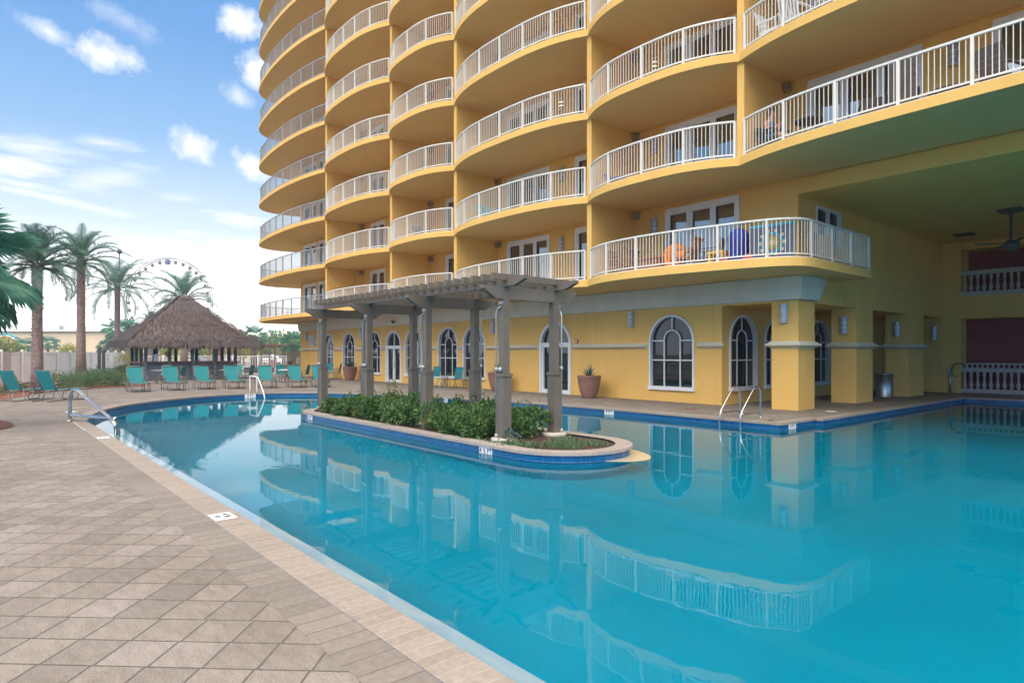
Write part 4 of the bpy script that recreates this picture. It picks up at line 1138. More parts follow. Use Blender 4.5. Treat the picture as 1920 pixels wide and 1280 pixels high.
t = thing('bar_sign', 'small blue and white sign hanging on a bar post', 'sign', (-41.7,8.05,1.55)); mb = MB(); mb.box(0,.03,-.12,.12,0,.35); part('panel', mb, M['bluep'], t); mb = MB(); mb.box(0,.03,-.1,.14,-.42,-.01); part('lower_panel', mb, M['sign_white'], t)
t = thing('menu_board', 'small yellow disc sign on a bar post', 'sign', (-42.0,8.72,1.55)); mb = MB(); mb.tube([(0,0,0),(.02,0,0)], .15, 16); part('disc', mb, M['yellow'], t)

# ------------------------------------------------------------------ chaises, chairs, tables
def chaise_meshes():
    f = MB(); w = .3
    for s_ in (-1,1):
        x = s_*w
        f.tube([(x,.62,.37),(x,1.2,.37),(x,1.95,.36)], .017, 7); f.tube([(x,.62,.37),(x,.5,.62),(x,.34,1.02)], .017, 7)
        f.tube([(x,.62,.37),(x,.2,.35)], .017, 7)
    for y, z in ((1.95,.36),(.34,1.02),(.62,.37),(1.3,.34)): f.tube([(-w,y,z),(w,y,z)], .015, 7)
    legs = []
    for s_ in (-1,1):
        for y0, y1 in ((.25,.72),(1.38,1.8)):
            l = MB(); x = s_*w*1.03
            l.tube([(x,y0+.08,.36),(x,y0,.06),(x,y0+.03,.02),(x,y1-.03,.02),(x,y1,.06),(x,y1-.05,.36)], .016, 7); legs.append(l.mesh('leg', M['bronze']))
    arms = []
    for s_ in (-1,1):
        a = MB(); x = s_*(w+.05)
        a.tube([(x-.02*s_,.5,.6),(x,.7,.61),(x,1.0,.6),(x,1.06,.56),(x-.03*s_,1.04,.37)], .017, 7); arms.append(a.mesh('armrest', M['bronze']))
    def sheet(prof_):
        s_ = MB(); s_.smooth = True; W_ = w-.015; cols = 7; vs = []
        for y, z in prof_:
            for c in range(cols): u = -1+2*c/(cols-1); vs.append((u*W_, y, z-.018*(1-u*u)))
        o = len(vs); vs += [(x,y,z-.008) for x,y,z in vs]
        nr = len(prof_); fs = []
        for i in range(nr-1):
            for c in range(cols-1):
                a = i*cols+c; fs += [(a,a+1,a+cols+1,a+cols),(o+a,o+a+cols,o+a+cols+1,o+a+1)]
        s_.add(vs, fs); return s_
    seat = sheet([(.62+.133*i,.385-.012*math.sin(PI*i/10)) for i in range(11)])
    back = sheet([(.62-.3*q**1.1,.385+.65*q-.02*math.sin(PI*q)) for q in [i/8 for i in range(9)]])
    return f.mesh('frame', M['bronze']), legs, arms, seat.mesh('seat_sling', M['sling']), back.mesh('back_sling', M['sling'])
cf, cl, ca, cs, cb = chaise_meshes()
def chaise(pos, face, label, group='teal chaises round the pool'):
    t = thing('chaise_lounge', label, 'chaise', pos, math.atan2(-face[0], face[1]), group)
    for n_, me in [('frame',cf),('seat_sling',cs),('back_sling',cb)]+[('leg',l) for l in cl]+[('armrest',a) for a in ca]: link(bpy.data.objects.new(n_, me), t)
    return t
def chaise_front(px, D, face, label):
    """placed by where its front feet stand"""
    fx = Vector((face[0],face[1],0)).normalized(); p = at(px, D); chaise(tuple(p-fx*1.8), face, label)
chaise_front(266, 25.9, (1,.02), 'teal chaise at the left end of the row before the bar')
chaise_front(333, 27.0, (1,.0), 'teal chaise second from the left in the row before the bar')
chaise_front(390, 27.8, (1,-.05), 'teal chaise third from the left in the row before the bar')
chaise_front(446, 28.2, (1,-.08), 'teal chaise before the right end of the bar, just left of the white handrail')
chaise_front(506, 28.7, (1,-.18), 'teal chaise just right of the white handrail')
chaise_front(562, 29.1, (1,-.2), 'teal chaise before the brown planter at the building corner')
chaise_front(606, 29.5, (1,-.25), 'teal chaise partly hidden behind the farthest pergola post')
chaise((-25.62,1.4,0), (-.62,.78), 'teal chaise seen from behind next to the steel handrail')
chaise((-26.42,.5,0), (-.62,.78), 'teal chaise cut by the left edge of the view')

def chair_meshes(teal=True):
    f = MB(); w = .27; legs = []
    for s_ in (-1,1):
        x = s_*w
        f.tube([(x,-.25,.95),(x,-.17,.6),(x,-.15,.43),(x,.25,.42)], .014, 6)
        for y0, z0, y1 in ((-.16,.45,-.27),(.24,.42,.27)):
            l = MB(); l.tube([(x,y0,z0),(x*1.05,y1,.0)], .015, 6); legs.append(l.mesh('leg', M['bronze']))
    f.tube([(-w,-.25,.95),(w,-.25,.95)], .013, 6); f.tube([(-w,.25,.42),(w,.25,.42)], .013, 6)
    arms = []
    for s_ in (-1,1):
        a = MB(); x = s_*(w+.03); a.tube([(x,-.19,.66),(x,.0,.66),(x,.18,.64),(x,.24,.58),(x*.95,.25,.42)], .014, 6); arms.append(a.mesh('armrest', M['bronze']))
    s_ = MB(); s_.smooth = True; W_ = w-.01; prof_ = [(.25,.43),(.1,.415),(-.06,.42),(-.14,.45),(-.17,.6),(-.21,.78),(-.25,.95)]; vs = []
    for y, z in prof_:
        for c in range(5): u = -1+2*c/4; vs.append((u*W_,y,z-.01*(1-u*u)))
    o = len(vs); vs += [(x,y-.006,z-.006) for x,y,z in vs]; fs = []
    for i in range(6):
        for c in range(4): a = i*5+c; fs += [(a,a+1,a+6,a+5),(o+a,o+a+5,o+a+6,o+a+1)]
    s_.add(vs, fs)
    return f.mesh('frame', M['bronze']), legs, arms, s_.mesh('sling', M['sling'])
hf, hl, ha, hs_ = chair_meshes()
def chair(pos, face, label, group='teal chairs at the tables'):
    t = thing('patio_chair', label, 'chair', tuple(pos), math.atan2(-face[0], face[1]), group)
    for n_, me in [('frame',hf),('sling',hs_)]+[('leg',l) for l in hl]+[('armrest',a) for a in ha]: link(bpy.data.objects.new(n_, me), t)
def table(pos, label, mat='frame', r=.5, h=.71, lattice=False):
    t = thing('patio_table', label, 'table', tuple(pos)); mb = MB(); mb.lathe([(0,h-.03),(r,h-.03),(r+.01,h-.015),(r,h),(0,h)], 26); part('tabletop', mb, M[mat], t)
    for k in range(4):
        a = PI/4+PI/2*k; mb = MB(); mb.tube([(r*.75*math.cos(a),r*.75*math.sin(a),h-.03),(r*.55*math.cos(a),r*.55*math.sin(a),h*.45),(r*.8*math.cos(a),r*.8*math.sin(a),0)], .016, 6); part('leg', mb, M['bronze'], t)
    mb = MB(); mb.tube([(r*.55*math.cos(2*PI*k/20),r*.55*math.sin(2*PI*k/20),h*.45) for k in range(20)], .012, 6, True); part('brace', mb, M['bronze'], t)
TB1 = at(303,33.2); table(TB1, 'round patio table behind the first two chaises, before the bar', 'pipe')
TB2 = at(430,34.2); table(TB2, 'round patio table before the right half of the bar', 'pipe')
TB3 = at(541,34.5); table(TB3, 'round white topped patio table near the building corner', 'frame', .55)
UL = Vector((RT[0],RT[1],0)); UF = Vector((FW[0],FW[1],0))
chair(TB1+UF*.75-UL*.25, (-UF.x,-UF.y), 'teal chair facing us behind the table at the bar\'s left half')
chair(TB1+UL*1.0-UF*.1, (-UL.x,-UL.y), 'teal chair side on at the right of the left table')
chair(at(249,32.6), (UL.x*.3-UF.x*.9,UL.y*.3-UF.y*.9), 'teal chair at the far left end of the bar')
chair(TB2-UL*1.0-UF*.3, (UL.x,UL.y), 'low teal chair side on between the third and fourth chaise')
chair(TB2+UF*.8, (-UF.x,-UF.y), 'teal chair behind the middle table at the bar')
chair(TB2+UL*1.05-UF*.1, (-UL.x,-UL.y), 'teal chair leaning back right of the bar counter')
chair(TB3-UL*.55+UF*.55, (UL.x-UF.x,UL.y-UF.y), 'teal chair behind the white topped table, its left side')
chair(TB3+UL*.8+UF*.2, (-UL.x,-UL.y), 'teal chair right of the white topped table')
chair((-36.1,16.75,0), (-.55,-.8), 'teal chair against the yellow wall left of the agave pot', 'teal chairs along the wall')
chair((-37.5,16.75,0), (.5,-.85), 'teal chair behind the farthest pergola post, against the wall', 'teal chairs along the wall')
chair((-25.5,16.75,0), (.1,-1), 'teal chair left of the small white side table by the wall', 'teal chairs along the wall')
chair((-23.75,16.8,0), (0,-1), 'teal chair right of the small white side table by the wall', 'teal chairs along the wall')
def side_table(pos, label):
    t = thing('side_table', label, 'side table', pos); mb = MB(); mb.box(-.25,.25,-.25,.25,.46,.5); part('tabletop', mb, M['frame'], t)
    for x in (-1,1):
        for y in (-1,1): mb = MB(); mb.tube([(x*.2,y*.2,.46),(x*.25,y*.25,0)], .016, 6); part('leg', mb, M['frame'], t)
side_table((-24.6,16.6,0), 'small white side table between two teal chairs by the wall')
side_table((-36.85,16.5,0), 'small white side table behind the farthest pergola post')

# ------------------------------------------------------------------ pots with agaves
def pot(pos, label, plabel, n=13, big=1.35):
    t = thing('planter_pot', label, 'pot', pos)
    mb = MB(); mb.lathe([(0,0),(.235,0),(.25,.02),(.33,.25),(.39,.5),(.42,.74),(.435,.76),(.435,.8),(.41,.805),(.395,.78),(.38,.74),(0,.74)], 36); part('body', mb, M['pot'], t)
    mb = MB(); mb.lathe([(0,.745),(.385,.748)], 24); part('soil', mb, M['soil'], t)
    a_ = thing('agave', plabel, 'plant', (pos[0],pos[1],.74))
    mb = MB()
    for i in range(n):
        q = i/n; az = i*2.4; el = 1.35-1.0*q; L = random.uniform(.28,.42)*big; d = Vector((math.cos(el)*math.cos(az),math.cos(el)*math.sin(az),math.sin(el))); x = Vector((-math.sin(az),math.cos(az),0)); u = x.cross(d); w = .035*big
        p = [Vector((0,0,0)), d*L*.4+u*.01, d*L+Vector((0,0,-.05*q))]
        mb.add([p[0]-x*w*.7, p[0]+x*w*.7, p[1]+x*w, p[2], p[1]-x*w, p[1]-u*.02], [(0,5,4),(0,1,5),(1,2,5),(5,2,3),(4,5,3)])
    part('leaves', mb, M['agave'], a_)
pot((-34.4,16.77,0), 'tall terracotta pot with a big agave before an arched window', 'large agave with white tipped leaves in the pot before the arched window', 22, 1.7)
pot((-20.6,16.75,0), 'terracotta pot half hidden behind a near pergola post', 'small agave in the half hidden pot')
pot((-15.37,16.7,0), 'terracotta pot standing right of the single visible glass door', 'small agave in the pot right of the glass door', 11)
pot((-44.1,16.9,0), 'terracotta pot at the far left corner of the building', 'small dark agave in the pot at the building corner', 14)

# ------------------------------------------------------------------ metal rails, bin, drains
def rail(name, label, cat, specs, mat='steel', r=.024, flanges=()):
    t = thing(name, label, cat, tuple(Vector((specs[0][0][0],specs[0][0][1],0))))
    for pts in specs:
        c = catmull3(pts, 5); mb = MB(); mb.tube(c, r, 10); part('tube', mb, M[mat], t, True)
    for f in flanges:
        mb = MB(); mb.lathe([(0,0),(.065,0),(.065,.012),(.03,.03),(0,.03)], 16, (f[0],f[1],.005)); part('flange', mb, M[mat], t, True)
def catmull3(pts, n):
    pts = [Vector(p) for p in pts]; out = []
    for i in range(len(pts)-1):
        p0, p1, p2, p3 = pts[max(i-1,0)], pts[i], pts[i+1], pts[min(i+2,len(pts)-1)]
        for k in range(n):
            t = k/n; out.append(.5*((2*p1)+(-p0+p2)*t+(2*p0-5*p1+4*p2-p3)*t*t+(-p0+3*p1-3*p2+p3)*t**3))
    return out+[pts[-1]]
def hand(a, d, L, z):
    a = Vector(a); d = Vector(d).normalized()
    P = lambda s_, zz: (a.x+d.x*s_, a.y+d.y*s_, zz)
    return [[P(0,0),P(0,.3),P(0,z-.22),P(.05,z-.07),P(.18,z),P(.36,z-.04),P(.6,z-.18),P(L-.12,z-.66),P(L,z-.85),P(L+.05,z-1.15),P(L+.06,-.6)], [P(.0,.14),P(L*.5,.13),P(L+.02,.12)]]
d1 = Vector((.9,.43,0)); A1 = (-18.3,1.73); A2 = (-18.06,1.68)
rail('pool_handrail', 'pair of bent stainless handrails leading into the pool at its left end', 'handrail', hand(A1,d1,1.65,.74)+hand(A2,d1,1.65,.74), 'steel', .026, (A1,A2))
rail('pool_handrail', 'white topped handrail leading into the pool before the row of chaises', 'handrail', [[(-27.2,8.75,0),(-27.2,8.75,.55),(-27.15,8.75,.63),(-26.95,8.75,.64),(-26.3,8.75,.62),(-26.1,8.73,.56),(-25.3,8.68,-.05),(-25.2,8.67,-.5)],[(-26.35,8.75,0),(-26.35,8.75,.62)]], 'frame', .024)
def lad(x): return [(x,14.8,0),(x,14.8,.3),(x,14.8,.62),(x,14.72,.76),(x,14.58,.78),(x,14.45,.7),(x,14.0,.28),(x,13.88,.1),(x,13.86,-.3),(x,13.86,-1.1)]
rail('pool_ladder', 'stainless ladder rails at the pool edge before the corner column', 'ladder', [lad(-8.45),lad(-7.9),[(-8.45,14.8,.14),(-8.45,13.9,.14)],[(-7.9,14.8,.14),(-7.9,13.9,.14)],[(-8.45,13.86,-.42),(-7.9,13.86,-.42)],[(-8.45,13.86,-.72),(-7.9,13.86,-.72)]], 'steel', .021, ((-8.45,14.8),(-7.9,14.8)))
t = thing('litter_bin', 'round brushed steel litter bin beside the third column', 'bin', (-8.75,25.35,0)); mb = MB(); mb.lathe([(0,0),(.3,0),(.3,.04),(.285,.06),(.285,.82),(.31,.84),(.31,.87),(.27,.87),(.25,.8)], 28); part('body', mb, M['galv'], t)
mb = MB(); mb.lathe([(0,.75),(.26,.75)], 20); part('liner', mb, M['black'], t)
t = thing('water_standpipe', 'grey standpipe with a looped hose by the passage corner', 'standpipe', (-7.9,29.9,0)); mb = MB(); mb.lathe([(0,0),(.05,0),(.05,.85),(.0,.86)], 12); part('pipe', mb, M['galv'], t)
mb = MB(); mb.box(-.09,.09,-.07,.07,.78,.98); part('valve_box', mb, M['pipe'], t); mb = MB(); mb.tube(catmull3([(.05,-.08,.9),(.12,-.12,1.1),(.3,-.14,1.2),(.5,-.12,1.18)],5), .022, 8); mb.tube(catmull3([(.05,-.08,.85),(.15,-.12,.72),(.3,-.14,.66)],5), .015, 8); part('hose', mb, M['black'], t)
t = thing('deck_drain', 'round rusty drain cover in the paving before the largest arched window', 'drain cover', (-10.4,15.55,.004)); mb = MB(); mb.lathe([(0,.0),(.17,0),(.17,.006),(0,.008)], 22); part('cover', mb, M['wood'], t)
t = thing('deck_drain', 'round dark drain cover in the paving near the glass door', 'drain cover', (-15.9,15.6,.004)); mb = MB(); mb.lathe([(0,.0),(.15,0),(.15,.006),(0,.008)], 22); part('cover', mb, M['dark'], t)
t = thing('skimmer_lid', 'round white skimmer lid in the paving by the corner column', 'drain cover', (-7.5,17.9,.004)); mb = MB(); mb.lathe([(0,.0),(.15,0),(.15,.008),(0,.01)], 22); part('cover', mb, M['sign_white'], t)
t = thing('skimmer_lid', 'white lid in the paving behind the pair of stainless handrails', 'drain cover', (-20.8,2.0,.006)); mb = MB(); mb.lathe([(0,.0),(.15,0),(.15,.008),(0,.01)], 22); part('cover', mb, M['sign_white'], t)
t = thing('ceiling_fan', 'dark ceiling fan hanging over the passage', 'fan', (-4.85,24.4,6.05)); mb = MB(); mb.box(-.3,.3,-.3,.3,-.07,-.001); mb.lathe([(.05,-.2),(.14,-.07)],12); part('mount', mb, M['dark'], t)
mb = MB(); mb.tube([(0,0,-.07),(0,0,-.95)], .04, 8); part('rod', mb, M['dark'], t); mb = MB(); mb.lathe([(0,-1.3),(.15,-1.28),(.2,-1.15),(.19,-1.02),(.08,-.95),(0,-.93)], 18); part('motor', mb, M['dark'], t)
for k in range(4):
    a = .5+PI/2*k; mb = MB(); mb.bar((.2*math.cos(a),.2*math.sin(a),-1.05),(.95*math.cos(a),.95*math.sin(a),-1.02),.13,.015); part('blade', mb, M['dark'], t)
t = thing('ceiling_vent', 'square grille in the dark passage ceiling', 'vent', (-7.0,28.2,6.049)); mb = MB(); mb.box(-.3,.3,-.3,.3,-.03,0); part('frame', mb, M['dark'], t)
t = thing('security_camera', 'white wall camera on the grey cornice above the double door', 'camera', (-30.4,17.37,3.3)); mb = MB(); mb.box(-.3,-.1,-.02,.02,-.08,.08); mb.bar((-.1,-.05,0),(.15,-.16,.02),.05,.05); part('mount', mb, M['frame'], t); mb = MB(); mb.tube([(.1,-.16,.02),(.35,-.2,-.02)], .06, 10); part('lens', mb, M['black'], t)
t = thing('fire_strobe', 'small red alarm strobe right of the glass door', 'alarm', (-16.72,17.5,2.05)); mb = MB(); mb.box(-.07,.07,-.05,0,-.07,.07); part('body', mb, M['redp'], t); mb = MB(); mb.box(-.03,.03,-.065,-.05,-.04,.04); part('lens', mb, M['sign_white'], t)
t = thing('hanging_sign', 'narrow orange sign glimpsed between the third and last column', 'sign', (-9.3,29.2,1.9)); mb = MB(); mb.box(-.2,.2,-.02,.02,0,.5); part('panel', mb, M['orange_sign'], t)

# ------------------------------------------------------------------ depth markers
def marker(pos, rz, txt, w, h, label, flat=False, size=None):
    t = thing('depth_marker', label, 'depth marker', pos, rz)
    mb = MB()
    if flat: mb.box(-w/2,w/2,-h/2,h/2,0,.004)
    else: mb.box(-w/2,w/2,-.012,0,-h/2,h/2)
    part('tile', mb, M['sign_white'], t)
    for ln, (s_, dy, sz) in enumerate(txt):
        cu = bpy.data.curves.new('lettering', 'FONT'); cu.body = s_; cu.size = sz; cu.align_x = 'CENTER'; cu.align_y = 'CENTER'; cu.extrude = .001; cu.offset = .002; cu.materials.append(M['black'])
        tmp = bpy.data.objects.new('lettering', cu); COL.objects.link(tmp)
        me = bpy.data.meshes.new_from_object(tmp.evaluated_get(bpy.context.evaluated_depsgraph_get())); bpy.data.objects.remove(tmp)
        o = bpy.data.objects.new('lettering', me); link(o, t)
        if flat: o.location = (0,dy,.0055)
        else: o.location = (0,-.0135,dy); o.rotation_euler = (R(90),0,0)
marker((-8.75,6.845,-.115), 0, [('4 ½ FT',-.005,.115)], .36, .135, 'white depth marker reading 4 ½ FT on the near side of the island')
marker((-16.4,6.845,-.115), 0, [('4 FT',-.005,.1)], .3, .13, 'white depth marker at the far left end of the island reading 4 FT')
marker((-12.1,14.0,-.1), 0, [('4 FT',0,.13)], .34, .13, 'white depth marker on the pool wall below the glass door pot')
marker((-18.95,12.97,-.1), R(-13), [('3 ½ FT',0,.12)], .4, .13, 'white depth marker on the far pool wall above the island shrubs')
marker((-25.93,8.35,-.095), R(90), [('3 FT',0,.14)], .42, .14, 'white depth marker beside the white topped handrail')
marker((-6.985,14.55,-.105), R(90), [('5 FT',0,.12)], .34, .13, 'white depth marker on the notch of pool wall below the corner column')
marker((-6.53,1.84,.005), 0, [('4 ½',.035,.1),('FT',-.055,.08)], .27, .2, 'square white depth tile set flat in the near coping', True)
marker((-14.1,1.84,.005), 0, [('4',.03,.1),('FT',-.055,.07)], .27, .2, 'smaller looking white depth tile far along the near coping', True)

# ------------------------------------------------------------------ things on the balconies
def seat_thing(name, label, cat, pos, face, mat, sw=.55, sd=.52, sh=.43, bh=1.0, lean=.14, slats=0, arms=True, thick=.06, group=None, leg=.04):
    t = thing(name, label, cat, pos, math.atan2(-face[0], face[1]), group)
    mb = MB(); mb.box(-sw/2,sw/2,-sd/2,sd/2,sh-thick,sh); part('seat', mb, M[mat], t)
    mb = MB()
    if slats:
        for i in range(slats):
            x = -sw/2+sw*(i+.5)/slats; mb.bar((x,-sd/2,sh),(x,-sd/2-lean,bh), sw/slats*.62, .02, (0,1,0))
        mb.bar((-sw/2,-sd/2-lean,bh),(sw/2,-sd/2-lean,bh),.03,.06)
    else:
        n = 5
        for i in range(n):
            q0, q1 = i/n, (i+.96)/n; mb.bar((0,-sd/2-lean*q0,sh+(bh-sh)*q0),(0,-sd/2-lean*q1,sh+(bh-sh)*q1), sw*(1-.05*q0), thick, (0,1,0))
    part('backrest', mb, M[mat], t)
    for sx in (-1,1):
        for y in (-sd/2+.04, sd/2-.04): mb = MB(); mb.box(sx*(sw/2-.03)-leg/2,sx*(sw/2-.03)+leg/2,y-leg/2,y+leg/2,0,sh-thick); part('leg', mb, M[mat], t)
        if arms:
            mb = MB(); x = sx*(sw/2+.02); mb.box(x-.03,x+.03,-sd/2-.05,sd/2,sh+.2,sh+.235); mb.box(x-.02,x+.02,sd/2-.06,sd/2-.02,sh-.02,sh+.2); part('armrest', mb, M[mat], t)
    return t
def round_top(name, label, pos, r, h, mat, lm=None):
    t = thing(name, label, 'table', pos); mb = MB(); mb.lathe([(0,h-.04),(r,h-.04),(r,h),(0,h)], 24); part('tabletop', mb, M[mat], t)
    for k in range(4): a = PI/4+PI/2*k; mb = MB(); mb.tube([(r*.5*math.cos(a),r*.5*math.sin(a),h-.04),(r*.75*math.cos(a),r*.75*math.sin(a),0)], .016, 6); part('leg', mb, M[lm or mat], t)
Z0 = FZ0+ST; Z1 = FZ0+FH+ST; Z2 = FZ0+2*FH+ST
seat_thing('balcony_chair', 'reddish wooden armchair at the left end of the first floor corner balcony', 'chair', (-13.45,16.1,Z0), (1,0), 'wood', slats=6, bh=.98)
seat_thing('balcony_chair', 'wooden chair just left of the wooden balcony table', 'chair', (-12.75,16.35,Z0), (1,-.2), 'wood', slats=6, bh=.95)
t = thing('wooden_table', 'low dark wooden table on the first floor corner balcony', 'table', (-12.05,15.95,Z0)); mb = MB(); mb.box(-.42,.42,-.3,.3,.5,.55); part('tabletop', mb, M['wood'], t); mb = MB(); mb.box(-.36,.36,-.24,.24,.2,.5); part('cabinet', mb, M['wood'], t)
for x in (-.36,.36):
    for y in (-.24,.24): mb = MB(); mb.box(x-.03,x+.03,y-.03,y+.03,0,.2); part('leg', mb, M['wood'], t)
t = thing('swim_ring', 'big round orange pool float leaning on a balcony chair', 'pool float', (-11.35,16.1,Z0+.55)); mb = MB(); mb.smooth = True; mb.tube([(.3*math.cos(2*PI*k/24),.08*math.sin(2*PI*k/24),.3*math.sin(2*PI*k/24)) for k in range(24)], .1, 10, True); mb.lathe([(0,-.02),(.0,.02)],4); mb.bar((-.3,0,0),(.3,0,0),.03,.55); part('ring', mb, M['orange'], t)
seat_thing('balcony_chair', 'dark wooden chair right of the orange float', 'chair', (-10.85,16.0,Z0), (-1,-.1), 'wood', slats=6, bh=.95)
seat_thing('balcony_chair', 'dark blue chair before the middle of the three panel balcony door', 'chair', (-10.35,16.4,Z0), (-1,-.3), 'board', bh=.95)
t = thing('toy_bench', 'yellow and black toy bench on the first floor corner balcony', 'toy', (-9.75,15.95,Z0)); mb = MB(); mb.box(-.25,.25,-.2,.2,.4,.47); part('top', mb, M['yellow'], t)
for x in (-.2,.2): mb = MB(); mb.box(x-.04,x+.04,-.18,.18,0,.4); part('leg', mb, M['yellow'], t)
mb = MB(); mb.box(-.22,.22,.1,.14,.1,.38); part('panel', mb, M['black'], t)
t = thing('beach_bag', 'red beach bag lying beside the yellow toy bench', 'bag', (-9.4,15.85,Z0)); mb = MB(); mb.smooth = True; mb.lathe([(0,0),(.2,.02),(.24,.15),(.18,.26),(.06,.29),(0,.29)], 14); part('body', mb, M['redp'], t); mb = MB(); mb.tube([(.1*math.cos(a),0,.27+.12*math.sin(a)) for a in [PI*k/8 for k in range(9)]], .012, 6); part('handle', mb, M['redp'], t)
t = thing('beach_bag', 'small red bag at the foot of the blue canopy bag', 'bag', (-8.62,15.55,Z0)); mb = MB(); mb.smooth = True; mb.lathe([(0,0),(.15,.02),(.17,.12),(.1,.22),(0,.24)], 14); part('body', mb, M['redp'], t)
t = thing('folded_canopy', 'bulging dark blue folded canopy bag by the railing', 'bag', (-9.02,15.75,Z0)); mb = MB(); mb.smooth = True
mb.lathe([(0,0),(.26,.02),(.3,.2),(.27,.5),(.3,.72),(.22,.9),(.1,.97),(0,.98)], 12); part('body', mb, M['bluep'], t); mb = MB(); mb.tube([(.0,0,.9),(.05,0,1.08),(.35,0,1.08),(.4,0,.6)], .01, 6); part('strap', mb, M['black'], t)
t = thing('game_board', 'slate blue board with teal top edge and round printed emblem by the balcony corner', 'board', (-7.98,15.55,Z0), R(8))
mb = MB(); mb.box(-.56,.56,-.02,.02,.03,.86); part('panel', mb, M['board'], t); mb = MB(); mb.box(-.58,.58,-.03,.03,.86,.92); part('top_edge', mb, M['teal'], t)
mb = MB(); em = [M['teal'], M['wood'], M['green'], M['sand']]
for q, (r_, mi) in enumerate(((.27,0),(.21,1),(.16,2),(.07,3))):
    mb.cur = mi; n = 24; mb.add([(r_*(1+.1*(k % 2 if q == 0 else 0))*math.cos(2*PI*k/n), -.024-.003*q, .44+r_*math.sin(2*PI*k/n)) for k in range(n)], [tuple(range(n))])
mb.cur = 3
for k in range(10):
    a = 2*PI*k/10; c = (.31*math.cos(a), .44+.31*math.sin(a)); mb.add([(c[0]-.04,-.025,c[1]-.04),(c[0]+.04,-.025,c[1]-.04),(c[0]+.04,-.025,c[1]+.04),(c[0]-.04,-.025,c[1]+.04)], [(0,1,2,3)])
part('emblem', mb, em, t)
t = thing('beach_towel', 'sand and blue beach towel hung inside the balcony\'s end railing', 'towel', (-7.36,17.3,Z0)); mb = MB(); mb.box(-.01,.01,-.5,.3,.1,.72); part('cloth', mb, M['sand'], t); mb = MB(); mb.box(-.015,.015,-.9,-.5,.15,.75); part('stripe', mb, M['board'], t)
# second floor over the passage
seat_thing('balcony_chair', 'dark metal chair under the seated person on the second floor balcony', 'chair', (-8.08,15.85,Z1), (.95,-.3), 'dark', bh=.85, thick=.03, leg=.025)
round_top('bistro_table', 'tall dark round bistro table beside the seated person', (-7.35,16.2,Z1), .34, .82, 'dark')
def person(pos, face, label):
    t = thing('person', label, 'person', pos, math.atan2(-face[0], face[1]))
    verts = []; edges = []; rad = []
    def v(p, r, parent=None):
        verts.append(p); rad.append(r); i = len(verts)-1
        if parent is not None: edges.append((parent, i))
        return i
    pel = v((0,-.12,.53), .125); w_ = v((0,-.15,.68), .105, pel); ch = v((0,-.15,.86), .125, w_); nk = v((0,-.12,1.02), .05, ch); hd0 = v((0,-.09,1.1), .075, nk); hd1 = v((0,-.08,1.2), .085, hd0); v((0,-.09,1.27), .06, hd1); v((0,.0,1.165), .018, hd0)
    for s_ in (-1,1):
        sh = v((s_*.17,-.14,.95), .05, ch); el = v((s_*.22,-.02,.72), .038, sh); wr = v((s_*.07,.17,.74), .026, el); pm = v((s_*.04,.23,.77), .028, wr)
        for k, (dx, L) in enumerate(((-.025,.06),(-.009,.075),(.008,.078),(.024,.066))):
            f1 = v((s_*.04+dx,.23+L*.6,.785), .009, pm); v((s_*.04+dx,.23+L,.765), .008, f1)
        th = v((s_*.04-s_*.03,.25,.8), .01, pm); v((s_*.04-s_*.035,.275,.81), .008, th)
        hp = v((s_*.09,-.08,.5), .085, pel); kn = v((s_*.12,.36,.5), .058, hp); an = v((s_*.1,.42,.1), .038, kn); v((s_*.1,.55,.045), .034, an)
    me = bpy.data.meshes.new('body'); me.from_pydata(verts, edges, []); me.materials.append(M['skin'])
    o = bpy.data.objects.new('body', me); link(o, t)
    sk = o.modifiers.new('skin', 'SKIN'); sk.use_smooth_shade = True
    d = me.skin_vertices[0].data
    for i, r_ in enumerate(rad): d[i].radius = (r_, r_)
    d[0].use_root = True
    o.modifiers.new('sub', 'SUBSURF').levels = 2; o.modifiers['sub'].render_levels = 2
    def skinpart(name, chain, mat):
        m2 = bpy.data.meshes.new(name); vs = []; es = []; rr = []
        for c in chain:
            b0 = len(vs)
            for i, (p, r_) in enumerate(c):
                vs.append(p); rr.append(r_)
                if i: es.append((b0+i-1, b0+i))
        mb = MB()
        for c in chain: mb.tube([p for p, _ in c], [r_ for _, r_ in c], 12)
        part(name, mb, M[mat], t)
    skinpart('vest', [[((0,-.13,.6),.14),((0,-.15,.72),.125),((0,-.15,.86),.15),((0,-.14,.96),.1)]], 'board')
    skinpart('shorts', [[((0,-.14,.5),.15),((0,-.13,.6),.145)],[((-.08,-.1,.505),.105),((-.11,.16,.505),.09)],[((.08,-.1,.505),.105),((.11,.16,.505),.09)]], 'teal')
    mb = MB(); mb.smooth = True
    mb.lathe([(0,.125),(.06,.11),(.098,.05),(.1,-.02),(.085,-.09),(.05,-.13)], 14, (0,-.115,1.2)); part('hair', mb, M['hair'], t)
    for s_ in (-1,1): mb = MB(); mb.lathe([(0,-.01),(.01,0),(0,.01)], 8, (s_*.032,-.006,1.21)); part('eye', mb, M['black'], t)
    mb = MB(); mb.box(-.02,.02,-.002,.004,1.135,1.143); part('mouth', mb, M['redp'], t)
person((-8.08,15.85,Z1-.02), (.95,-.3), 'person in a dark vest and teal shorts sitting at the balcony railing')
for x, y, fc, bh, lb in ((-5.75,16.0,(.5,-1),1.0,'brown wicker high backed chair left of the tallest wicker chair'),(-5.05,15.75,(-.3,1),1.25,'tallest brown wicker chair, back to the railing, over the passage'),(-3.3,15.8,(.3,1),1.0,'brown wicker armchair by the second glass door at the right edge')):
    seat_thing('wicker_chair', lb, 'chair', (x,y,Z1), fc, 'wicker', sw=.52, sd=.5, bh=bh, lean=.22, thick=.08)
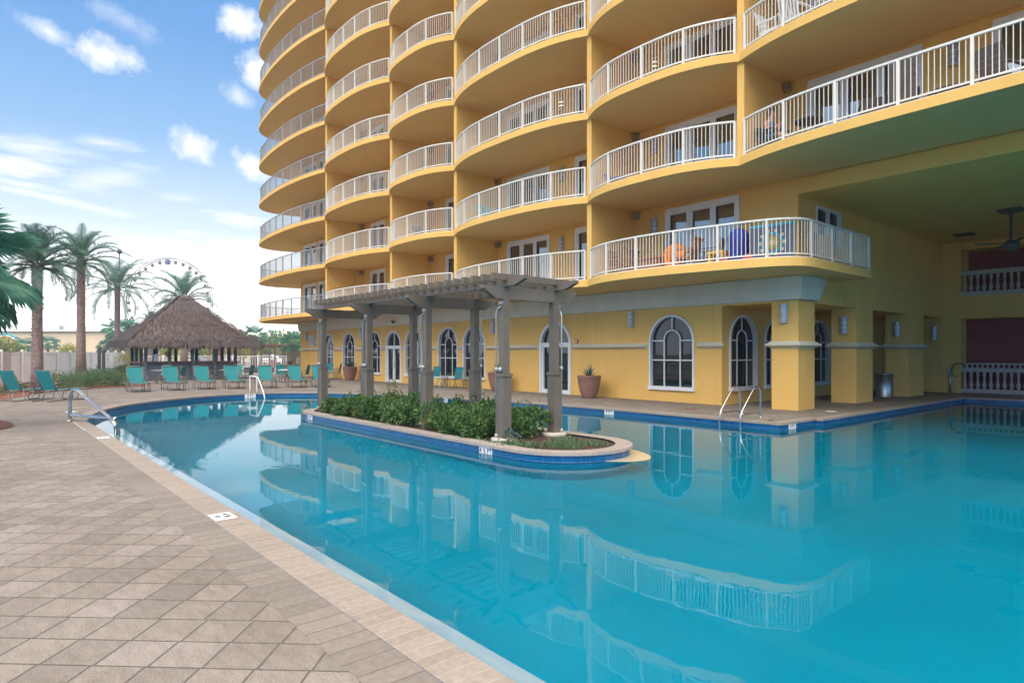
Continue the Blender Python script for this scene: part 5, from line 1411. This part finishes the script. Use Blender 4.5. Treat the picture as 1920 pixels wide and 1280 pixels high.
t = thing('wicker_table', 'low round brown table between the wicker chairs', 'table', (-4.2,16.0,Z1)); mb = MB(); mb.lathe([(0,.5),(.42,.5),(.43,.53),(0,.54)], 24); part('tabletop', mb, M['wicker'], t)
for k in range(4): a = PI/4+PI/2*k; mb = MB(); mb.tube([(.36*math.cos(a),.36*math.sin(a),.5),(.2*math.cos(a),.2*math.sin(a),.25),(.38*math.cos(a),.38*math.sin(a),0)], .02, 6); part('leg', mb, M['dark'], t)
seat_thing('balcony_chair', 'white slatted armchair on the third floor balcony over the passage', 'chair', (-8.0,15.7,Z2), (1,-.1), 'frame', slats=7, bh=1.0)
seat_thing('balcony_chair', 'second white slatted armchair, beside the white balcony table', 'chair', (-7.35,15.55,Z2), (.2,1), 'frame', slats=7, bh=1.0)
round_top('bistro_table', 'white round table on the third floor balcony over the passage', (-6.7,15.9,Z2), .35, .74, 'frame')
seat_thing('balcony_chair', 'teal balcony chair low behind the railing of the wide middle bay', 'chair', (-19.7,15.5,Z1), (1,.2), 'teal', bh=.75)
seat_thing('balcony_chair', 'dark blue chair on the second floor of the bay left of the passage', 'chair', (-13.1,15.6,Z1), (1,.2), 'bluep', bh=.6, arms=False)
seat_thing('balcony_chair', 'dark chair behind the railing of the narrow middle bay, second floor', 'chair', (-24.9,15.7,Z1), (1,.0), 'board', bh=.8)

# ------------------------------------------------------------------ left fence and what lies beyond
FN = thing('white_fence', 'white vinyl privacy fence with square capped posts behind the shrub bed', 'fence', (-43,2.3,0))
fp = [Vector((-34.2,-2.6)), Vector((-40.6,.93)), Vector((-46.2,4.0)), Vector((-51.8,6.4)), Vector((-57.5,8.8))]
fpts, _ = resample([tuple(p) for p in fp], 1.9)
for p, q in zip(fpts, fpts[1:]):
    d = (q-p).normalized(); a = p+d*.06; b_ = q-d*.06; mb = MB()
    n = 8
    for i in range(n):
        u0 = a.lerp(b_, i/n); u1 = a.lerp(b_, (i+.965)/n); mb.bar((*u0,.85),(*u1,.85),.03,1.5)
    mb.bar((*a,1.6),(*b_,1.6),.055,.12); mb.bar((*a,.12),(*b_,.12),.055,.12)
    part('panel', mb, M['fence'], FN, True)
for p in fpts:
    mb = MB(); mb.box(p.x-.065,p.x+.065,p.y-.065,p.y+.065,0,1.72); o = part('fence_post', mb, M['fence'], FN, True)
    mb = MB(); mb.add([(p.x-.08,p.y-.08,1.72),(p.x+.08,p.y-.08,1.72),(p.x+.08,p.y+.08,1.72),(p.x-.08,p.y+.08,1.72),(p.x,p.y,1.8)], [(0,1,4),(1,2,4),(2,3,4),(3,0,4),(3,2,1,0)]); part('cap', mb, M['fence'], o, True)
t = thing('shower_post', 'blue grey outdoor shower frame on a square base behind the shrubs', 'shower', tuple(at(190,41)), R(45))
mb = MB(); mb.box(-.36,.36,-.36,.36,0,.5); mb.box(-.42,.42,-.42,.42,.5,.58); part('base', mb, M['bar_panel'], t)
for x in (-.15,.15): mb = MB(); mb.box(x-.07,x+.07,-.07,.07,.58,1.85 if x > 0 else 1.95); part('upright', mb, M['dark'], t)
mb = MB(); mb.box(-.15,.15,-.05,.05,1.62,1.72); part('crossbar', mb, M['dark'], t); mb = MB(); mb.box(-.3,-.18,-.12,.0,.6,.85); part('tap_box', mb, M['pipe'], t)

def facing(name, label, cat, px, D, z=0): return thing(name, label, cat, tuple(at(px, D, z)), R(49.6))
# cream hall with pale metal roof
t = facing('cream_hall', 'long cream hall with pale metal hipped roof beyond the white fence', 'building', 60, 120)
mb = MB(); mb.box(-14,21.5,0,22,-.1,5.75); mb.box(-22,-14,3,22,-.1,6.3); mb.box(16,45,6,26,-.1,5.0); part('wall', mb, M['cream'], t)
mb = MB(); z0, z1 = 5.75, 6.9
mb.add([(-14.5,-.6,z0),(22,-.6,z0),(22,22.5,z0),(-14.5,22.5,z0),(-9,10,z1),(15,10,z1)], [(0,1,5,4),(1,2,5),(2,3,4,5),(3,0,4),(3,2,1,0)])
mb.add([(-23,2.5,6.3),(-14.2,2.5,6.3),(-14.2,22.5,6.3),(-23,22.5,6.3),(-22,12,7.4),(-14.2,12,7.4)], [(0,1,5,4),(1,2,5),(2,3,4,5),(3,0,4),(3,2,1,0)])
part('roof', mb, M['roofpale'], t)
mb = MB(); mb.box(3,3.6,3,3.6,6.0,7.0); part('roof_vent', mb, M['galv'], t)
mb = MB(); mb.tube([(20,-.3,0),(20,-.3,4.8)], .12, 8); part('downpipe', mb, M['cream'], t)
t = facing('rainbow_arch', 'curved arch with blue and red stripes at the far left', 'arch', 10, 105)
for r_, mt in ((2.6,'teal'),(2.3,'frame'),(2.0,'redp')):
    mb = MB(); mb.tube([(r_*math.cos(PI*k/20),0,2.2+r_*math.sin(PI*k/20)) for k in range(21)], .16, 8); part('stripe', mb, M[mt], t)
def tree(label, px, D, h, cr, th, mat='farleaf', n=700, L=None, group='trees beyond the pool'):
    t = thing('leafy_tree', label, 'tree', tuple(at(px, D)), random.uniform(0,6), group); L = L or cr*.22
    mb = MB(); mb.tube([(0,0,0),(.03*h,0,th*.5),(0,0,th),(0,.03*h,h*.75)], [.05*cr+.06,.04*cr+.05,.035*cr+.04,.02], 7)
    for k in range(5): a = k*1.3; mb.tube([(0,0,th*.85),(cr*.3*math.cos(a),cr*.3*math.sin(a),th+.3*(h-th)),(cr*.6*math.cos(a),cr*.6*math.sin(a),th+.55*(h-th))], [.04,.03,.015], 5)
    part('trunk', mb, M['trunk_grey'], t)
    sub = bush_mesh(cr, cr, (h-th)*1.25, n, L, L*.6, 0, .35); o = Vector((0,0,th-.15*(h-th)))
    sub.v = [tuple(Vector(p)+o) for p in sub.v]; part('crown', sub, M[mat], t)
random.seed(77)
for a in ((14,92,3.1,2.4,.3,'spreading yellow green tree at the far left beyond the fence'),(128,84,2.6,1.4,.4,'round bright green tree between the two front date palms'),(112,88,2.4,.9,.3,'small yellow leaved bush left of the round bright green tree'),(136,90,2.5,.8,.4,'small yellow bush right behind the round bright green tree')):
    tree(a[5], a[0], a[1], a[2], a[3], a[4])
fan_palm('small sunlit fan palm before the cream hall, left of the first date palm', tuple(at(43,96)), 2.6, .14, 1.2, 20, 51, 'small palms by the hall', .6, 14)
fan_palm('small sunlit fan palm before the cream hall, right of the first date palm', tuple(at(90,92)), 2.9, .14, 1.1, 18, 52, 'small palms by the hall', .6, 14)
fan_palm('small round fan palm under the left tip of the thatched roof', tuple(at(199,70)), 2.2, .1, .7, 20, 53, None, .5, 14)
hz = [(250,84,2.7,1.6),(300,90,3.4,2.2),(320,80,2.5,1.3),(372,86,3.8,2.4),(395,100,4.2,2.6),(412,82,3.0,1.6),(440,95,4.0,2.6),(458,85,3.2,1.7),(482,105,4.3,2.6),(497,92,3.3,2.0),(512,110,4.4,2.8),(524,96,3.1,1.8),(537,104,4.4,2.6),(556,98,3.9,2.2),(574,108,4.2,2.6),(600,110,4.4,2.8)]
kinds = ['yellow green','dark green','broad','sunlit']
for i, (px, D, h, cr) in enumerate(hz):
    where = 'seen through the bar' if px < 450 else 'between the bar and the building corner'
    tree(f'leafy parking lot tree {where}', px, D, h, cr, h*.35, 'farleaf' if i % 3 else 'bedgreen', 420)
# parked cars
def car_meshes():
    b_ = MB(); prof_ = [(-2.1,.35),(-2.15,.75),(-1.7,.92),(-1.0,.98),(-.5,1.4),(.9,1.42),(1.5,1.0),(2.1,.88),(2.15,.4)]
    n = len(prof_); vs = [(x,-.85,z) for x,z in prof_]+[(x,.85,z) for x,z in prof_]
    b_.add(vs, [tuple(range(n)),tuple(range(2*n-1,n-1,-1))]+[(i,n+i,n+(i+1)%n,(i+1)%n) for i in range(n)])
    w = MB()
    for y in (-.86,.86): w.add([(-.85,y,.98),(-.42,y,1.34),(.82,y,1.36),(1.3,y,1.0)], [(0,1,2,3)])
    wh = MB(); wh.tube([(0,-.1,0),(0,.1,0)], .33, 16)
    return b_, w.mesh('window', M['glass']), wh.mesh('wheel', M['tyre'])
cbm, cwin, cwh = car_meshes(); cbody = [cbm.mesh('body', M[k]) for k in ('carwhite','carsilver','carblue')]
for i, (px, D, ci, lb) in enumerate(((499,86,0,'white parked car between the cabana and the bar'),(421,88,0,'white parked car seen through the right bar posts'),(398,92,1,'silver parked car seen through the bar posts'),(536,90,1,'silver parked car right of the brown cabana'),(196,64,2,'dark blue parked car behind the slender date palm'),(232,66,2,'second dark blue parked car, near the left end of the bar'),(108,95,2,'dark car roof showing over the white fence'))):
    t = thing('parked_car', lb, 'car', tuple(at(px, D)), R(49.6), 'cars parked beyond the pool')
    link(bpy.data.objects.new('body', cbody[ci]), t); link(bpy.data.objects.new('window', cwin), t)
    for x in (-1.35,1.35):
        for y in (-.78,.78): o = bpy.data.objects.new('wheel', cwh); link(o, t); o.location = (x,y,.33)
# white picket rail behind the bar
t = facing('picket_rail', 'long white metal picket fence behind the thatched bar', 'fence', 400, 58)
mb = MB(); mb.box(-7.5,7.0,-.02,.02,1.3,1.35); mb.box(-7.5,7.0,-.02,.02,.12,.17)
for i in range(97): mb.box(-7.5+.15*i-.012,-7.5+.15*i+.012,-.012,.012,.17,1.3)
part('pickets', mb, M['frame'], t)
for i in range(6): mb = MB(); x = -7.5+2.9*i; mb.box(x-.04,x+.04,-.04,.04,0,1.45); part('fence_post', mb, M['frame'], t)
def cabana(label, px, D, w, rz=49.6):
    t = thing('cabana', label, 'cabana', tuple(at(px, D)), R(rz))
    for x in (-w/2,w/2):
        for y in (0,w): mb = MB(); mb.box(x-.11,x+.11,y-.11,y+.11,0,2.25); part('post', mb, M['cabana'], t)
    for y in (0,w): mb = MB(); mb.box(-w/2-.2,w/2+.2,y-.07,y+.07,2.25,2.45); part('beam', mb, M['cabana'], t)
    for i in range(8): mb = MB(); x = -w/2+w*i/7; mb.box(x-.04,x+.04,-.3,w+.3,2.45,2.56); part('rafter', mb, M['cabana'], t)
    mb = MB(); mb.box(-w/2,w/2,-.05,.05,.75,.83); part('rail', mb, M['cabana'], t)
    mb = MB(); mb.box(w*.2,w*.4,.3,.8,.0,.9); part('bench', mb, M['wood'], t)
cabana('brown timber cabana right of the thatched bar', 494, 68, 2.5)
cabana('brown timber cabana half hidden by the building corner', 562, 72, 2.6)
cabana('brown timber cabana seen through the right bar posts', 412, 70, 2.4)
t = thing('slat_screen', 'grey horizontal slat screen fence with a pale sign beside the building corner', 'screen', (-48.2,20.2,0), R(90))
mb = MB()
for i in range(12): mb.box(-1.9,1.1,-.02,.02,.08+.135*i,.08+.135*i+.115)
part('slats', mb, M['screen'], t)
for x in (-1.9,-.4,1.1): mb = MB(); mb.box(x-.05,x+.05,-.07,-.02,0,1.72); part('fence_post', mb, M['screen'], t)
mb = MB(); mb.box(-1.25,-1.0,-.09,-.071,.75,1.25); part('sign_plate', mb, M['fence'], t)
t = facing('dark_planter', 'low dark planter box before the brown cabana', 'planter', 488, 52); mb = MB(); mb.box(-1.2,1.0,-.4,.4,0,.42); part('box', mb, M['dark'], t); mb = MB(); mb.box(-1.15,.95,-.35,.35,.42,.43); part('soil', mb, M['soil'], t)
t = facing('light_pole', 'tall thin light pole with a round head behind the slender date palm', 'street lamp', 224, 85); mb = MB(); mb.tube([(0,0,0),(0,0,15)], [.12,.08], 8); part('pole', mb, M['dark'], t); mb = MB(); mb.lathe([(0,-.35),(.3,-.2),(.35,0),(.2,.25),(0,.35)], 10, (0,0,15.3)); part('lamp_head', mb, M['dark'], t)

# ------------------------------------------------------------------ ferris wheel
t = facing('ferris_wheel', 'tall white ferris wheel far behind the thatched bar', 'ferris wheel', 316, 250, 0)
Rr = 17.2; HC = 22.0
for y in (-.9,.9):
    mb = MB(); mb.tube([(Rr*math.cos(2*PI*k/72),y,HC+Rr*math.sin(2*PI*k/72)) for k in range(72)], .13, 6, True)
    mb.tube([((Rr-.9)*math.cos(2*PI*k/72),y,HC+(Rr-.9)*math.sin(2*PI*k/72)) for k in range(72)], .07, 5, True)
    mb.tube([(9.5*math.cos(2*PI*k/48),y,HC+9.5*math.sin(2*PI*k/48)) for k in range(48)], .05, 5, True)
    part('rim', mb, M['wheel'], t)
for i in range(8):
    a = 2*PI*i/8+.2
    mb = MB()
    for y in (-.9,.9):
        for d in (-.03,.03): mb.tube([(1.0*math.cos(a+d*6),y*.5,HC+1.0*math.sin(a+d*6)),(Rr*math.cos(a+d),y,HC+Rr*math.sin(a+d))], .06, 5)
    part('spoke', mb, M['wheel'], t)
mb = MB(); mb.tube([(0,-1.6,HC),(0,1.6,HC)], 1.3, 16); part('hub', mb, M['wheel'], t)
for s_ in (-1,1):
    for y in (-2.5,2.5): mb = MB(); mb.tube([(0,y*.6,HC),(s_*9,y*1.4,0)], .3, 8); part('support_leg', mb, M['wheel'], t)
gm = MB(); gm.smooth = True; gm.lathe([(0,-.75),(.42,-.7),(.58,-.35),(.58,.1),(.46,.45),(.18,.6),(0,.65)], 12); gme = gm.mesh('gondola', M['gond'])
gmb = MB(); gmb.smooth = True; gmb.lathe([(0,-1.2),(.8,-1.1),(1.05,-.5),(1.05,.2),(.85,.8),(.3,1.0),(0,1.1)], 12); gmeb = gmb.mesh('gondola', M['gondb'])
for i in range(32):
    a = 2*PI*i/32+.02; o = bpy.data.objects.new('gondola', gmeb if i == 8 else gme); link(o, t); o.location = ((Rr-1.4)*math.cos(a), 0, HC+(Rr-1.4)*math.sin(a))
    if i == 8: o['label'] = 'dark blue gondola at the top of the wheel'

# ------------------------------------------------------------------ sea air
mb = MB(); mb.box(-330,30,-60,230,-2.6,42)
m = bpy.data.materials.new('haze'); m.use_nodes = True; nt = m.node_tree; nt.nodes.clear()
ou = N(nt, 'ShaderNodeOutputMaterial'); pv = N(nt, 'ShaderNodeVolumePrincipled'); pv.inputs['Color'].default_value = (.93,.95,1,1); pv.inputs['Density'].default_value = .0009; pv.inputs['Anisotropy'].default_value = .3
nt.links.new(pv.outputs[0], ou.inputs['Volume'])
struct('haze', mb, m, 'stuff')
